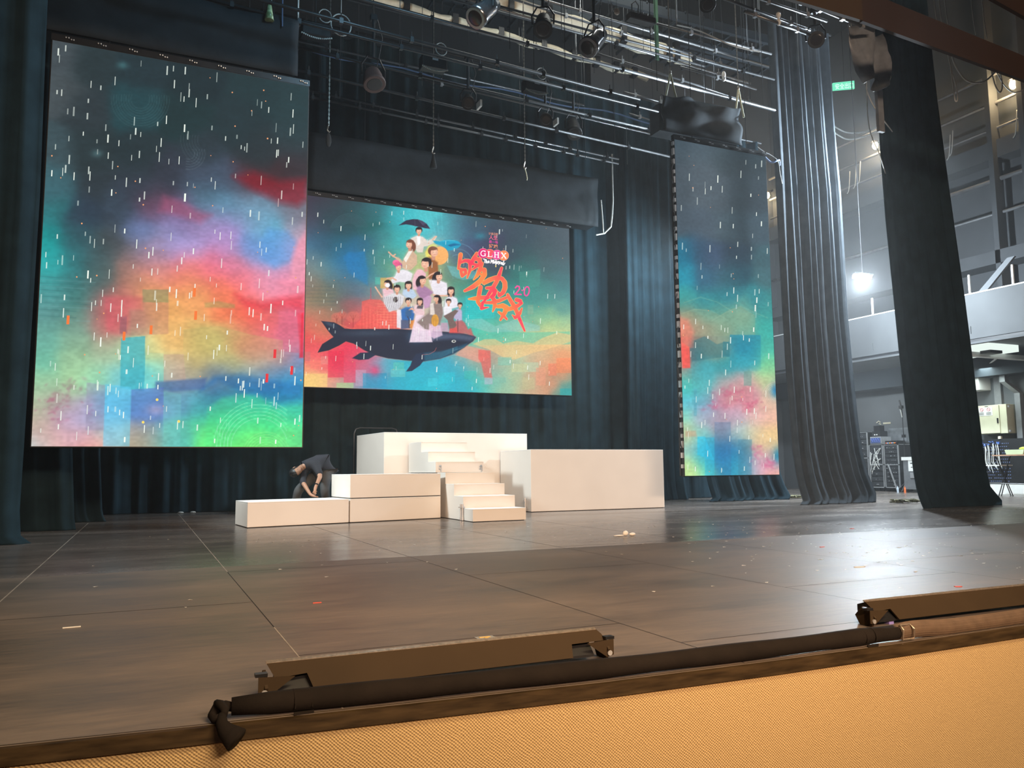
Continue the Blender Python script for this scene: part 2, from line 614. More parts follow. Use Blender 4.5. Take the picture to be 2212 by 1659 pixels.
# proscenium header (two brown beams seen from below) and its pelmet
hd = MB().box(-9, 9.25, 8.0, 8.06, 7.27, 9.6)
struct(hd.build('wall_header', M_brown2))
hd = MB()
hd.add([(9.25, 8.0, 7.26), (23.9, 8.0, 6.48), (23.9, 8.0, 6.70), (9.25, 8.0, 7.75),
        (9.25, 8.06, 7.26), (23.9, 8.06, 6.48), (23.9, 8.06, 6.70), (9.25, 8.06, 7.75)],
       [(0, 1, 2, 3), (4, 7, 6, 5), (0, 4, 5, 1), (3, 2, 6, 7), (1, 5, 6, 2), (0, 3, 7, 4)])
struct(hd.build('wall_header_right', M_brown))
hd = MB()
hd.add([(10.9, 7.6, 8.05), (15.6, 7.6, 7.30), (15.6, 7.6, 9.6), (10.9, 7.6, 9.6),
        (10.9, 7.66, 8.05), (15.6, 7.66, 7.30), (15.6, 7.66, 9.6), (10.9, 7.66, 9.6)],
       [(0, 1, 2, 3), (4, 7, 6, 5), (0, 4, 5, 1), (3, 2, 6, 7), (1, 5, 6, 2), (0, 3, 7, 4)])
hd.box(15.6, 23.9, 7.6, 7.66, 7.30, 9.6)
struct(hd.build('wall_header_upper', M_brown))

# ------------------------------------------------------------------ LED screens
def homog(src, dst):
    """3x3 matrix taking src points to dst points (4 pairs)"""
    A = []
    for (x, y), (u, v) in zip(src, dst):
        A.append([x, y, 1, 0, 0, 0, -u * x, -u * y, -u])
        A.append([0, 0, 0, x, y, 1, -v * x, -v * y, -v])
    _, _, V = np.linalg.svd(np.array(A, float))
    return V[-1].reshape(3, 3)


def happly(H, x, y):
    w = H[2, 0] * x + H[2, 1] * y + H[2, 2]
    return (H[0, 0] * x + H[0, 1] * y + H[0, 2]) / w, (H[1, 0] * x + H[1, 1] * y + H[1, 2]) / w


def vnoise(h, w, cell, rng, ax=1.0):
    """smooth value noise, h x w, one lattice step = cell (ax stretches it sideways)"""
    gh, gw = int(h / cell) + 3, int(w / (cell * ax)) + 3
    g = rng.rand(gh, gw)
    yy = np.arange(h) / cell
    xx = np.arange(w) / (cell * ax)
    y0, x0 = yy.astype(int), xx.astype(int)
    fy, fx = yy - y0, xx - x0
    fy, fx = fy * fy * (3 - 2 * fy), fx * fx * (3 - 2 * fx)
    fy, fx = fy[:, None], fx[None, :]
    a = g[y0][:, x0] * (1 - fx) + g[y0][:, x0 + 1] * fx
    c = g[y0 + 1][:, x0] * (1 - fx) + g[y0 + 1][:, x0 + 1] * fx
    return a * (1 - fy) + c * fy


class Canvas:
    """a picture shown on a flat screen, drawn in sketch units (the four sketch corners belong to the four panel corners)"""
    def __init__(s, corners, nx, ny, seed):
        s.nx, s.ny = nx, ny
        s.H = homog([(0, 0), (1, 0), (0, 1), (1, 1)], corners)       # panel uv (v down) -> sketch
        s.Hi = homog(corners, [(0, 0), (1, 0), (0, 1), (1, 1)])
        U, V = np.meshgrid(np.linspace(0, 1, nx), np.linspace(0, 1, ny))
        s.X, s.Y = happly(s.H, U, V)
        s.C = np.zeros((ny, nx, 3))
        s.rng = np.random.RandomState(seed)
        s.over = []

    def base(s, pts, sig, warp=5.0):
        X = s.X + (vnoise(s.ny, s.nx, 22, s.rng) - 0.5) * 4 * warp + (vnoise(s.ny, s.nx, 7, s.rng) - 0.5) * warp
        Y = s.Y + (vnoise(s.ny, s.nx, 20, s.rng, 2) - 0.5) * 4 * warp + (vnoise(s.ny, s.nx, 6, s.rng, 2) - 0.5) * warp
        num = np.zeros_like(s.C)
        den = np.zeros((s.ny, s.nx, 1)) + 1e-12
        for x, y, r, g, b in pts:
            w = np.exp(-((X - x) ** 2 + (Y - y) ** 2) / (2 * sig * sig))[..., None] + 1e-9
            num += w * np.array([r, g, b]) / 255.0
            den += w
        s.C = num / den

    def mix(s, m, col):
        m = np.clip(m, 0, 1)[..., None]
        s.C = s.C * (1 - m) + np.array(col) / 255.0 * m

    def sdpoly(s, pts):
        """signed distance, negative inside"""
        X, Y = s.X, s.Y
        d = np.full(X.shape, 1e9)
        ins = np.zeros(X.shape, bool)
        n = len(pts)
        for i in range(n):
            ax, ay = pts[i]
            bx, by = pts[(i + 1) % n]
            ex, ey = bx - ax, by - ay
            t = np.clip(((X - ax) * ex + (Y - ay) * ey) / (ex * ex + ey * ey + 1e-9), 0, 1)
            d = np.minimum(d, (X - ax - t * ex) ** 2 + (Y - ay - t * ey) ** 2)
            if ay != by:
                ins ^= ((ay > Y) != (by > Y)) & (X < (bx - ax) * (Y - ay) / (by - ay) + ax)
        d = np.sqrt(d)
        return np.where(ins, -d, d)

    def poly(s, pts, col, a=1.0, soft=0.8, fade=None):
        m = np.clip(0.5 - s.sdpoly(pts) / (2 * soft), 0, 1) * a
        if fade:  # ((y0,a0),(y1,a1)) strength by height
            (y0, a0), (y1, a1) = fade
            m = m * np.interp(s.Y, [y0, y1], [a0, a1])
        s.mix(m, col)

    def rect(s, x0, y0, x1, y1, col, a=1.0, soft=0.6, fade=None):
        s.poly([(x0, y0), (x1, y0), (x1, y1), (x0, y1)], col, a, soft, fade)

    def ell(s, cx, cy, rx, ry, col, a=1.0, soft=0.8, rot=0.0):
        c, q = math.cos(rot), math.sin(rot)
        x, y = s.X - cx, s.Y - cy
        u, v = (x * c + y * q) / rx, (-x * q + y * c) / ry
        r = np.sqrt(u * u + v * v)
        s.mix(np.clip(0.5 - (r - 1) * min(rx, ry) / (2 * soft), 0, 1) * a, col)

    def blob(s, cx, cy, rx, ry, col, a=1.0, rot=0.0):
        c, q = math.cos(rot), math.sin(rot)
        x, y = s.X - cx, s.Y - cy
        u, v = (x * c + y * q) / rx, (-x * q + y * c) / ry
        s.mix(np.exp(-(u * u + v * v)) * a, col)

    def line(s, pts, w, col, a=1.0, soft=0.5):
        X, Y = s.X, s.Y
        d = np.full(X.shape, 1e9)
        ws = w if isinstance(w, (list, tuple)) else [w] * len(pts)
        for i in range(len(pts) - 1):
            ax, ay = pts[i]
            bx, by = pts[i + 1]
            ex, ey = bx - ax, by - ay
            t = np.clip(((X - ax) * ex + (Y - ay) * ey) / (ex * ex + ey * ey + 1e-9), 0, 1)
            dd = np.sqrt((X - ax - t * ex) ** 2 + (Y - ay - t * ey) ** 2) - (ws[i] + (ws[i + 1] - ws[i]) * t) / 2
            d = np.minimum(d, dd)
        s.mix(np.clip(0.5 - d / (2 * soft), 0, 1) * a, col)
        return d

    def rings(s, cx, cy, r0, r1, n, col, a, clip=None):
        r = np.sqrt((s.X - cx) ** 2 + (s.Y - cy) ** 2)
        m = np.zeros(r.shape)
        for k in range(n):
            rr = r0 + (r1 - r0) * k / max(1, n - 1)
            m = np.maximum(m, np.exp(-((r - rr) / 0.9) ** 2))
        if clip:
            m = m * ((s.X > clip[0]) & (s.Y > clip[1]) & (s.X < clip[2]) & (s.Y < clip[3]))
        s.mix(m * a, col)

    def grain(s, a1, a2):
        g = 1 + (vnoise(s.ny, s.nx, 2.2, s.rng, 1.6) - 0.5) * a1 + (vnoise(s.ny, s.nx, 9, s.rng, 2.5) - 0.5) * a2
        s.C = np.clip(s.C * g[..., None], 0, 1)

    def foliage(s, cx, cy, w, h, n, col, a=.4):
        for _ in range(n):
            x, y = s.rng.normal(cx, w), s.rng.normal(cy, h)
            r = s.rng.uniform(1.2, 4.0)
            s.blob(x, y, r * 1.8, r, col, a * s.rng.uniform(.4, 1), s.rng.uniform(-1, 1))

    # crisp pieces laid over the grid -------------------------------------------------
    def opoly(s, pts, col, lift=0.003):
        s.over.append((pts, col, lift))

    def ostroke(s, pts, w, col, lift=0.003, cap=6):
        ws = w if isinstance(w, (list, tuple)) else [w] * len(pts)
        cols = col if isinstance(col, list) else [col] * len(pts)
        for i in range(len(pts) - 1):
            (ax, ay), (bx, by) = pts[i], pts[i + 1]
            l = math.hypot(bx - ax, by - ay) or 1e-6
            nx, ny = -(by - ay) / l, (bx - ax) / l
            wa, wb = ws[i] / 2, ws[i + 1] / 2
            s.over.append(([(ax + nx * wa, ay + ny * wa), (bx + nx * wb, by + ny * wb), (bx - nx * wb, by - ny * wb), (ax - nx * wa, ay - ny * wa)],
                           [cols[i], cols[i + 1], cols[i + 1], cols[i]], lift))
        for (x, y), ww, cc in zip(pts, ws, cols):
            s.over.append(([(x + ww / 2 * math.cos(t * 2 * math.pi / 10), y + ww / 2 * math.sin(t * 2 * math.pi / 10)) for t in range(10)], cc, lift))

    def odisc(s, cx, cy, r, col, lift=0.003, n=24):
        s.over.append(([(cx + r * math.cos(t * 2 * math.pi / n), cy + r * math.sin(t * 2 * math.pi / n)) for t in range(n)], col, lift))

    def rain(s, n, x0, y0, x1, y1, tilt=-0.05, big=1.0, dots=20):
        R = s.rng
        for _ in range(n):
            x, y = R.uniform(x0, x1), R.uniform(y0, y1)
            L = R.uniform(8, 20) * big
            w = R.uniform(1.2, 3.0) * big * (1.3 if R.rand() < .12 else 1)
            br = R.uniform(0.45, 1.0)
            bg = s.sample(x, y)
            if bg is None or s.sample(x + tilt * L, y + L) is None:
                continue
            c = tuple(255 * (bg[k] * (1 - br) + (0.93, 0.96, 0.92)[k] * br) for k in range(3))
            s.opoly([(x, y), (x + w, y), (x + w + tilt * L, y + L), (x + tilt * L, y + L)], c, 0.002)
        for _ in range(dots):
            x, y = R.uniform(x0, x1), R.uniform(y0, y1)
            if s.sample(x, y) is None:
                continue
            s.odisc(x, y, R.uniform(0.9, 1.8) * big, (235, 160, 110), 0.002, 7)

    def sample(s, x, y):
        u, v = happly(s.Hi, x, y)
        if not (0.005 < u < 0.995 and 0.005 < v < 0.995):
            return None
        return s.C[min(s.ny - 1, int(v * s.ny)), min(s.nx - 1, int(u * s.nx))]

    def mesh(s, name, x0, x1, y, z0, z1, m, parent):
        U, V = np.meshgrid(np.linspace(0, 1, s.nx), np.linspace(0, 1, s.ny))
        P = np.stack([x0 + (x1 - x0) * U, np.full(U.shape, y), z1 - (z1 - z0) * V], -1).reshape(-1, 3)
        Ccol = s.C.reshape(-1, 3)
        idx = np.arange(s.nx * s.ny).reshape(s.ny, s.nx)
        Q = np.stack([idx[1:, :-1], idx[1:, 1:], idx[:-1, 1:], idx[:-1, :-1]], -1).reshape(-1, 4)
        vs, cs, loops, tot = [P], [Ccol], [Q.reshape(-1)], [np.full(len(Q), 4)]
        k = len(P)
        for pts, col, lift in s.over:
            uv = [happly(s.Hi, px, py) for px, py in pts]
            pp = np.array([(x0 + (x1 - x0) * u, y - lift, z1 - (z1 - z0) * v) for u, v in uv])
            area = sum(pp[i][0] * pp[(i + 1) % len(pp)][2] - pp[(i + 1) % len(pp)][0] * pp[i][2] for i in range(len(pp)))
            cc = np.array([c for c in col] if isinstance(col, list) else [col] * len(pp), float) / 255.0
            if area < 0:
                pp, cc = pp[::-1], cc[::-1]
            vs.append(pp)
            cs.append(cc)
            loops.append(np.arange(k, k + len(pp)))
            tot.append(np.array([len(pp)]))
            k += len(pp)
        vs = np.concatenate(vs)
        cs = np.clip(np.concatenate(cs), 0, 1)
        loops = np.concatenate(loops).astype(np.int32)
        tot = np.concatenate(tot).astype(np.int32)
        me = bpy.data.meshes.new(name)
        me.vertices.add(len(vs))
        me.vertices.foreach_set('co', vs.astype(np.float32).reshape(-1))
        me.loops.add(len(loops))
        me.loops.foreach_set('vertex_index', loops)
        me.polygons.add(len(tot))
        me.polygons.foreach_set('loop_start', np.concatenate([[0], np.cumsum(tot)[:-1]]).astype(np.int32))
        me.polygons.foreach_set('loop_total', tot)
        me.update(calc_edges=True)
        lin = np.where(cs <= 0.04045, cs / 12.92, ((cs + 0.055) / 1.055) ** 2.4)
        att = me.color_attributes.new('picture', 'FLOAT_COLOR', 'POINT')
        att.data.foreach_set('color', np.concatenate([lin, np.ones((len(lin), 1))], 1).astype(np.float32).reshape(-1))
        me.materials.append(m)
        o = bpy.data.objects.new(name, me)
        COL.objects.link(o)
        o.parent = parent
        o.matrix_parent_inverse = parent_world(parent).inverted()
        return o


def screen_material(strength):
    m = bpy.data.materials.new('led_picture')
    m.use_nodes = True
    nt = m.node_tree
    nt.nodes.clear()
    o = nt.nodes.new('ShaderNodeOutputMaterial')
    e = nt.nodes.new('ShaderNodeEmission')
    a = nt.nodes.new('ShaderNodeVertexColor')
    a.layer_name = 'picture'
    nt.links.new(a.outputs['Color'], e.inputs[0])
    e.inputs[1].default_value = strength
    # dark gloss of the LED face under the picture
    g = nt.nodes.new('ShaderNodeBsdfDiffuse')
    g.inputs[0].default_value = (0.02, 0.02, 0.02, 1)
    ad = nt.nodes.new('ShaderNodeAddShader')
    nt.links.new(e.outputs[0], ad.inputs[0])
    nt.links.new(g.outputs[0], ad.inputs[1])
    nt.links.new(ad.outputs[0], o.inputs[0])
    return m


M_led = screen_material(1.12)


def led_wall(label, cv, x0, x1, y, z0, z1, bolts):
    root = empty('led_screen', ((x0 + x1) / 2, y, z0), label, 'screen', 'LED screens hanging over the stage')
    cv.mesh('display', x0, x1, y, z0, z1, M_led, root)
    b = MB().box(x0 - 0.01, x1 + 0.01, y + 0.004, y + 0.09, z0 - 0.012, z1 + 0.01)
    n_ = max(2, round((x1 - x0) / 0.5))
    k = max(2, round((z1 - z0) / 0.5))
    for i in range(n_ + 1):
        xx = x0 + (x1 - x0) * i / n_
        b.box(xx - 0.03, xx + 0.03, y + 0.09, y + 0.13, z0, z1)
    for i in range(k + 1):
        zz = z0 + (z1 - z0) * i / k
        b.box(x0, x1, y + 0.09, y + 0.11, zz - 0.02, zz + 0.02)
    b.build('cabinet_frame', M_black, root)
    # hanging bar with shackles
    h = MB().box(x0 - 0.02, x1 + 0.02, y + 0.0, y + 0.09, z1 + 0.012, z1 + 0.11)
    h.build('hanging_bar', M_blackmetal, root)
    for t in (.2, .8):
        MB().cyl((x0 + (x1 - x0) * t, y + .05, z1 + .1), (x0 + (x1 - x0) * t, y + .05, 17.59), .008, 5).build('suspension_wire', M_pipe_dark, root)
    for xx, dz in bolts:
        s_ = MB()
        for q in (-0.05, -0.015, 0.02, 0.05):
            s_.ell((xx + q, y - 0.015, z1 + 0.06 + dz + (0.012 if q < 0 else -0.008)), 0.012, 0.012, 0.014, 6, 4)
        s_.build('shackle', M_alu, root)
    return root


# --- left screen -------------------------------------------------------
LC = [(113, 92), (662, 182), (68, 965), (653, 965)]
P_L = """130 110 62 72 78 200 130 35 50 55 300 150 30 48 55 420 170 25 42 48 550 200 28 50 55 640 230 32 55 60
130 200 65 75 80 180 240 40 52 58 280 230 30 65 72 400 260 25 48 52 520 260 30 48 54 640 300 38 58 64
120 330 55 75 82 190 330 35 50 55 300 340 32 48 54 430 340 38 52 60 550 330 35 48 54 640 350 50 45 52
110 400 55 95 105 200 400 40 52 60 300 400 45 55 68 370 380 45 52 65 430 385 62 72 92 490 385 62 78 98 540 385 80 40 48 600 380 60 40 46
110 460 40 110 115 180 460 42 58 75 260 450 50 65 80 330 440 95 66 88 390 460 120 90 130 430 430 72 115 135 490 440 90 138 165 550 450 105 140 165 620 440 110 110 125 650 450 105 110 125
110 520 20 140 140 170 510 45 85 95 240 520 60 70 75 300 500 100 120 165 370 490 135 135 185 440 480 155 135 185 500 490 150 130 185 550 480 110 165 195 600 490 90 165 195 650 500 190 150 170
105 570 40 165 165 160 570 45 115 120 220 560 60 85 90 280 550 120 105 110 330 540 150 130 160 400 540 165 150 205 480 530 175 140 195 540 540 100 140 200 570 550 90 145 205 600 550 110 160 210 645 560 225 140 170
100 620 70 150 150 160 620 60 120 120 220 600 75 100 100 270 590 170 120 105 330 580 215 130 120 400 580 230 110 120 460 575 225 110 135 520 580 225 120 150 560 590 215 150 190 620 580 220 150 190
100 670 85 140 138 170 660 65 120 115 230 660 175 100 100 260 640 190 110 100 320 620 220 150 100 400 610 230 150 95 470 620 235 120 90 520 600 235 110 110 560 610 230 140 160 620 620 235 130 150
95 720 100 160 148 170 710 110 150 135 220 700 190 100 100 290 680 180 130 110 350 670 220 160 95 420 660 230 160 100 480 670 235 125 85 530 660 230 90 80 580 690 220 100 105 640 680 215 95 125
95 770 110 185 160 160 770 150 190 150 220 760 160 180 150 280 750 160 190 150 330 750 215 210 140 370 730 235 180 110 420 740 195 175 105 480 740 190 180 110 530 730 215 130 100 570 740 220 110 120 620 720 215 110 140
90 830 150 200 160 150 830 160 205 155 210 810 150 210 170 260 820 120 200 205 310 820 90 200 210 345 800 160 215 180 380 800 200 180 150 430 790 200 180 120 500 790 195 185 120 560 775 190 170 125 610 775 190 140 130 645 780 120 140 190
90 880 165 180 150 130 870 160 150 140 170 890 170 160 190 230 880 90 170 210 300 860 100 195 215 350 860 90 130 160 400 830 120 130 150 450 820 80 110 150 500 820 100 130 165 560 810 110 150 185 600 810 60 130 185 645 810 40 150 195
85 920 190 160 150 130 900 190 150 170 160 900 190 175 215 200 910 160 170 210 240 920 110 190 230 300 880 80 110 180 340 880 95 130 190 380 870 95 160 195 420 870 60 160 180 470 850 40 105 155 520 850 25 120 165 570 850 20 120 170 620 850 25 130 178 645 870 50 170 180
75 960 180 200 200 110 950 215 170 165 160 950 210 165 170 200 955 230 150 140 240 945 215 190 160 290 950 180 160 130 330 950 150 165 150 380 930 90 180 165 420 910 70 200 150 480 895 60 200 140 530 890 60 215 150 590 900 60 215 140 640 910 60 200 160 380 960 80 180 170 450 955 100 225 120 540 955 120 230 110 620 955 130 225 110 648 955 100 210 150"""


def parse(t, fx=lambda x: x, fy=lambda y: y):
    v = [float(q) for q in t.split()]
    return [(fx(v[i]), fy(v[i + 1]), v[i + 2], v[i + 3], v[i + 4]) for i in range(0, len(v), 5)]


cl = Canvas(LC, 290, 440, 3)
cl.base(parse(P_L), 24, 4.5)
cl.blob(262, 143, 12, 8, (70, 120, 125), .6)
cl.blob(208, 333, 12, 8, (80, 115, 120), .6)
# red cloud ribbon with the pale cloud edge below it
cl.poly([(500, 378), (545, 368), (600, 385), (660, 380), (662, 425), (640, 440), (600, 432), (560, 415), (525, 395)], (135, 22, 38), .7, 10)
cl.poly([(350, 422), (390, 432), (420, 450), (455, 462), (430, 480), (385, 465), (340, 455)], (150, 75, 105), .6, 8)
cl.poly([(560, 520), (575, 490), (620, 495), (640, 520), (625, 560), (590, 575), (562, 555)], (85, 150, 215), .55, 7)
cl.poly([(640, 520), (662, 490), (662, 600), (625, 600), (628, 560)], (232, 150, 170), .7, 6)
# red scarf cloud
cl.poly([(505, 632), (530, 645), (560, 650), (600, 640), (655, 632), (655, 668), (620, 660), (570, 668), (530, 660)], (212, 50, 66), .6, 8)
cl.poly([(640, 672), (655, 672), (655, 770), (646, 770), (646, 740)], (225, 35, 60), .8, 2)
cl.poly([(600, 668), (650, 672), (648, 760), (600, 755)], (214, 105, 130), .45, 1)
for k in range(14):
    y = 598 + k * 7
    cl.line([(80, y), (180 + 30 * math.sin(k), y + 5)], 1.6, (110, 160, 165) if k % 2 else (45, 95, 100), .35, 1.2)
# buildings, stepped silhouettes
cl.rect(306, 624, 362, 652, (125, 140, 100), .55)
cl.poly([(278, 668), (306, 668), (306, 652), (362, 652), (362, 720), (278, 725)], (175, 115, 110), .35)
cl.rect(257, 683, 272, 720, (110, 95, 105), .6)
cl.poly([(222, 640), (306, 640), (306, 668), (278, 668), (278, 725), (257, 725), (230, 715)], (215, 80, 100), .35, 5)
cl.poly([(260, 730), (312, 725), (312, 800), (310, 845), (258, 838)], (60, 170, 185), .75, .7)
cl.poly([(312, 760), (352, 762), (352, 824), (335, 824), (335, 838), (310, 840)], (120, 215, 200), .55, .7, ((762, .25), (835, 1)))
cl.poly([(352, 762), (394, 764), (394, 710), (470, 702), (510, 712), (540, 720), (610, 732), (610, 830), (352, 825)], (180, 170, 105), .4, .8, ((700, 1), (800, 0)))
cl.poly([(352, 764), (395, 764), (400, 820), (352, 826)], (195, 160, 145), .45, .7)
cl.poly([(440, 652), (470, 648), (505, 655), (505, 663), (440, 662)], (150, 150, 90), .5, 2)
cl.poly([(334, 824), (445, 815), (440, 840), (370, 845), (334, 838)], (60, 95, 155), .6, 3)
cl.poly([(282, 841), (352, 836), (352, 965), (279, 965)], (85, 112, 190), .55, .7, ((850, 1), (955, .1)))
cl.blob(335, 885, 20, 12, (175, 160, 190), .6)
cl.poly([(226, 830), (282, 836), (279, 965), (222, 965)], (95, 200, 240), .5, .8)
cl.poly([(187, 826), (226, 832), (224, 930), (184, 930)], (150, 140, 170), .45, .7)
cl.poly([(352, 845), (390, 850), (388, 965), (350, 965)], (110, 190, 190), .35, .8)
# dark blue hill and green field with rings
cl.poly([(430, 845), (470, 822), (520, 845), (560, 850), (600, 868), (655, 860), (655, 830), (600, 822), (520, 806), (460, 812)], (20, 95, 160), .5, 6)
cl.poly([(448, 880), (480, 858), (520, 851), (560, 855), (590, 880), (655, 872), (655, 965), (440, 965)], (70, 225, 135), .35, 5)
cl.rings(560, 965, 62, 100, 6, (150, 240, 190), .55, (460, 868, 620, 965))
cl.rings(575, 985, 20, 52, 7, (160, 245, 150), .4, (500, 925, 640, 965))
cl.rings(300, 215, 20, 62, 9, (70, 105, 110), .35, (235, 205, 380, 275))
cl.rings(445, 300, 22, 58, 7, (75, 92, 100), .35, (380, 290, 428, 375))
cl.rings(405, 330, 12, 34, 5, (85, 100, 110), .45, (398, 320, 440, 372))
for k in range(5):
    cl.line([(470 + 6 * k, 905 + 2 * k), (466 + 6 * k, 965)], .8, (150, 240, 190), .5)
cl.poly([(610, 828), (630, 812), (648, 814), (648, 850), (612, 850)], (40, 130, 190), .4, 1)
cl.foliage(150, 835, 16, 9, 26, (150, 110, 125))
cl.foliage(125, 870, 22, 12, 34, (165, 95, 120))
cl.foliage(115, 900, 14, 9, 22, (170, 100, 130))
cl.foliage(200, 890, 10, 14, 12, (160, 120, 170), .3)
cl.grain(.10, .07)
cl.rain(310, 72, 95, 655, 960, dots=44, big=1.05)
for x, y in ((144, 682), (264, 716), (322, 702), (415, 620), (418, 670), (573, 805), (627, 788), (590, 752)):
    col = (240, 120, 60) if x < 450 else (225, 50, 60)
    cl.opoly([(x, y), (x + 6, y), (x + 5, y + 19), (x - 1, y + 19)], col, .0025)
for x, y in ((338, 863), (308, 912), (385, 910)):
    cl.odisc(x, y, 3, (240, 215, 110))
led_wall('tall left LED screen with dark rainy sky above rainbow clouds and a green field', cl, -1.42, 2.24, 12.9, 1.235, 7.115,
         [(-1.2 + .42 * i, 0) for i in range(9)])

# --- right screen ------------------------------------------------------
RC = [(1455, 298), (1650, 340), (1480, 1027), (1688, 1027)]
P_R = """60 60 60 75 85 200 80 70 85 95 290 120 65 80 88 335 130 35 48 55 460 150 45 60 68
60 250 65 78 88 200 250 75 88 98 290 300 75 88 98 338 300 35 50 58 450 300 50 65 75
70 450 65 80 92 200 450 70 85 98 295 450 70 88 98 340 450 40 58 68 480 450 60 80 92
90 570 20 110 140 160 560 50 80 105 250 600 60 80 105 340 600 40 60 75 500 600 55 90 100
90 680 30 140 165 200 680 50 95 120 300 680 55 100 115 350 680 35 75 90 500 700 60 100 108
90 780 50 150 150 200 790 40 130 140 320 770 40 125 138 450 790 40 130 140 515 800 50 130 130
110 850 120 145 120 200 850 90 150 135 300 870 90 155 140 380 850 110 160 140 500 860 50 150 145
110 900 225 130 110 150 920 170 130 110 200 950 150 140 120 280 930 120 150 130 400 930 100 165 145 500 930 50 165 155
105 1000 235 90 80 105 1070 225 95 85 150 1030 30 120 130 200 1000 120 130 120 260 1020 140 150 130 400 1000 20 130 155 480 1020 70 180 160
110 1130 150 170 150 150 1120 50 150 160 220 1120 60 160 170 300 1100 40 150 160 400 1080 60 170 180 500 1120 110 200 150
110 1200 60 190 180 200 1200 90 190 190 300 1180 150 170 170 340 1200 200 150 150 420 1200 200 160 160 500 1180 210 210 140
110 1280 90 190 210 200 1280 130 170 200 280 1250 200 130 150 350 1240 210 130 140 420 1260 200 130 150 500 1280 220 180 150 530 1220 120 160 160
110 1350 130 210 190 200 1350 160 170 190 260 1360 170 150 170 350 1340 190 160 180 450 1340 215 170 170 520 1360 230 180 160
120 1430 190 190 140 180 1440 130 200 190 280 1430 140 140 150 370 1420 160 190 190 430 1430 210 200 160 520 1430 235 200 140
120 1500 140 190 190 200 1500 40 160 200 280 1500 20 110 160 340 1500 40 120 170 400 1500 70 130 160 460 1490 230 190 150 540 1480 220 190 140 548 1540 90 150 160
125 1570 190 220 150 200 1560 60 190 200 280 1570 10 110 170 350 1570 30 150 190 400 1570 60 130 160 470 1570 220 170 190 520 1570 225 140 170
125 1620 200 230 150 220 1620 110 210 180 300 1620 40 150 180 380 1620 60 170 190 440 1620 190 170 180 540 1620 240 180 160"""
rx = lambda x: 1430 + x / 2.183
ry = lambda y: 280 + y / 2.183
cr = Canvas(RC, 170, 440, 5)
cr.base(parse(P_R, rx, ry), 17, 2.5)


def rp_(*a):
    return [(rx(a[i]), ry(a[i + 1])) for i in range(0, len(a), 2)]


cr.poly(rp_(90, 850, 150, 830, 210, 832, 270, 865, 320, 835, 370, 825, 440, 865, 440, 960, 90, 960), (150, 165, 130), .35, 1.5)
for pts_ in ((100, 800, 180, 775, 260, 800, 330, 845), (230, 890, 300, 850, 370, 822, 430, 850, 500, 880), (90, 850, 150, 832, 230, 840, 300, 880)):
    cr.line(rp_(*pts_), 1.2, (150, 180, 150), .5, .8)
cr.poly(rp_(90, 985, 128, 1010, 133, 1110, 95, 1110), (240, 85, 78), .85, .7)
cr.poly(rp_(84, 870, 120, 880, 150, 940, 128, 1015, 86, 1000), (232, 125, 105), .6, 5)
cr.poly(rp_(128, 1015, 150, 1015, 150, 980, 200, 960, 260, 1000, 290, 990, 290, 1060, 140, 1080), (30, 105, 120), .45, 1)
cr.poly(rp_(320, 955, 466, 960, 470, 1130, 320, 1130), (15, 125, 160), .6, .5, ((ry(955), 1), (ry(1130), .2)))
cr.poly(rp_(288, 988, 320, 988, 320, 1060, 288, 1060), (20, 110, 130), .6, .5)
cr.poly(rp_(140, 1075, 235, 1075, 235, 1290, 140, 1290), (70, 160, 170), .3, .5)
cr.poly(rp_(150, 1210, 165, 1210, 165, 1340, 150, 1340), (80, 160, 180), .5, .5)
cr.poly(rp_(388, 1130, 425, 1130, 425, 1200, 388, 1200), (90, 150, 140), .5, .5)
cr.poly(rp_(380, 1205, 436, 1205, 436, 1330, 380, 1330), (205, 130, 140), .45, .5)
cr.poly(rp_(250, 1372, 328, 1372, 332, 1633, 252, 1633), (60, 110, 160), .3, .5)
cr.poly(rp_(363, 1458, 430, 1458, 430, 1633, 366, 1633), (50, 120, 150), .4, .5)
cr.poly(rp_(168, 1440, 205, 1440, 250, 1560, 168, 1530), (40, 190, 225), .6, .5)
cr.poly(rp_(205, 1445, 250, 1445, 250, 1633, 205, 1633), (40, 170, 205), .5, .5)
cr.poly(rp_(110, 1412, 160, 1412, 165, 1440, 110, 1440), (200, 150, 120), .5, 2)
cr.rings(rx(545), ry(1250), 8, 30, 7, (225, 190, 170), .6, (rx(470), ry(1130), rx(560), ry(1350)))
cr.blob(rx(540), ry(1225), 10, 14, (30, 120, 170), .9)
cr.blob(rx(552), ry(1540), 8, 16, (40, 130, 160), .9)
cr.foliage(rx(310), ry(1225), 14, 6, 22, (190, 80, 115))
cr.foliage(rx(420), ry(1290), 12, 8, 22, (195, 80, 115))
cr.foliage(rx(250), ry(1290), 14, 5, 14, (190, 90, 125))
cr.foliage(rx(460), ry(1530), 7, 12, 20, (205, 90, 140))
cr.foliage(rx(515), ry(1575), 6, 8, 14, (205, 80, 130))
for k in range(16):
    cr.line(rp_(90, 720 + k * 8, 510, 735 + k * 8), .8, (90, 170, 170), .2, .7)
# bright left rim of the screen
cr.grain(.10, .06)
cr.rain(135, 1457, 305, 1686, 1020, tilt=-0.02, big=.78, dots=16)
rt = led_wall('tall narrow right LED screen with grey rainy sky above turquoise city blocks', cr, 9.70, 12.09, 13.2, 0.70, 7.57,
              [(9.9 + .36 * i, 0) for i in range(7)])
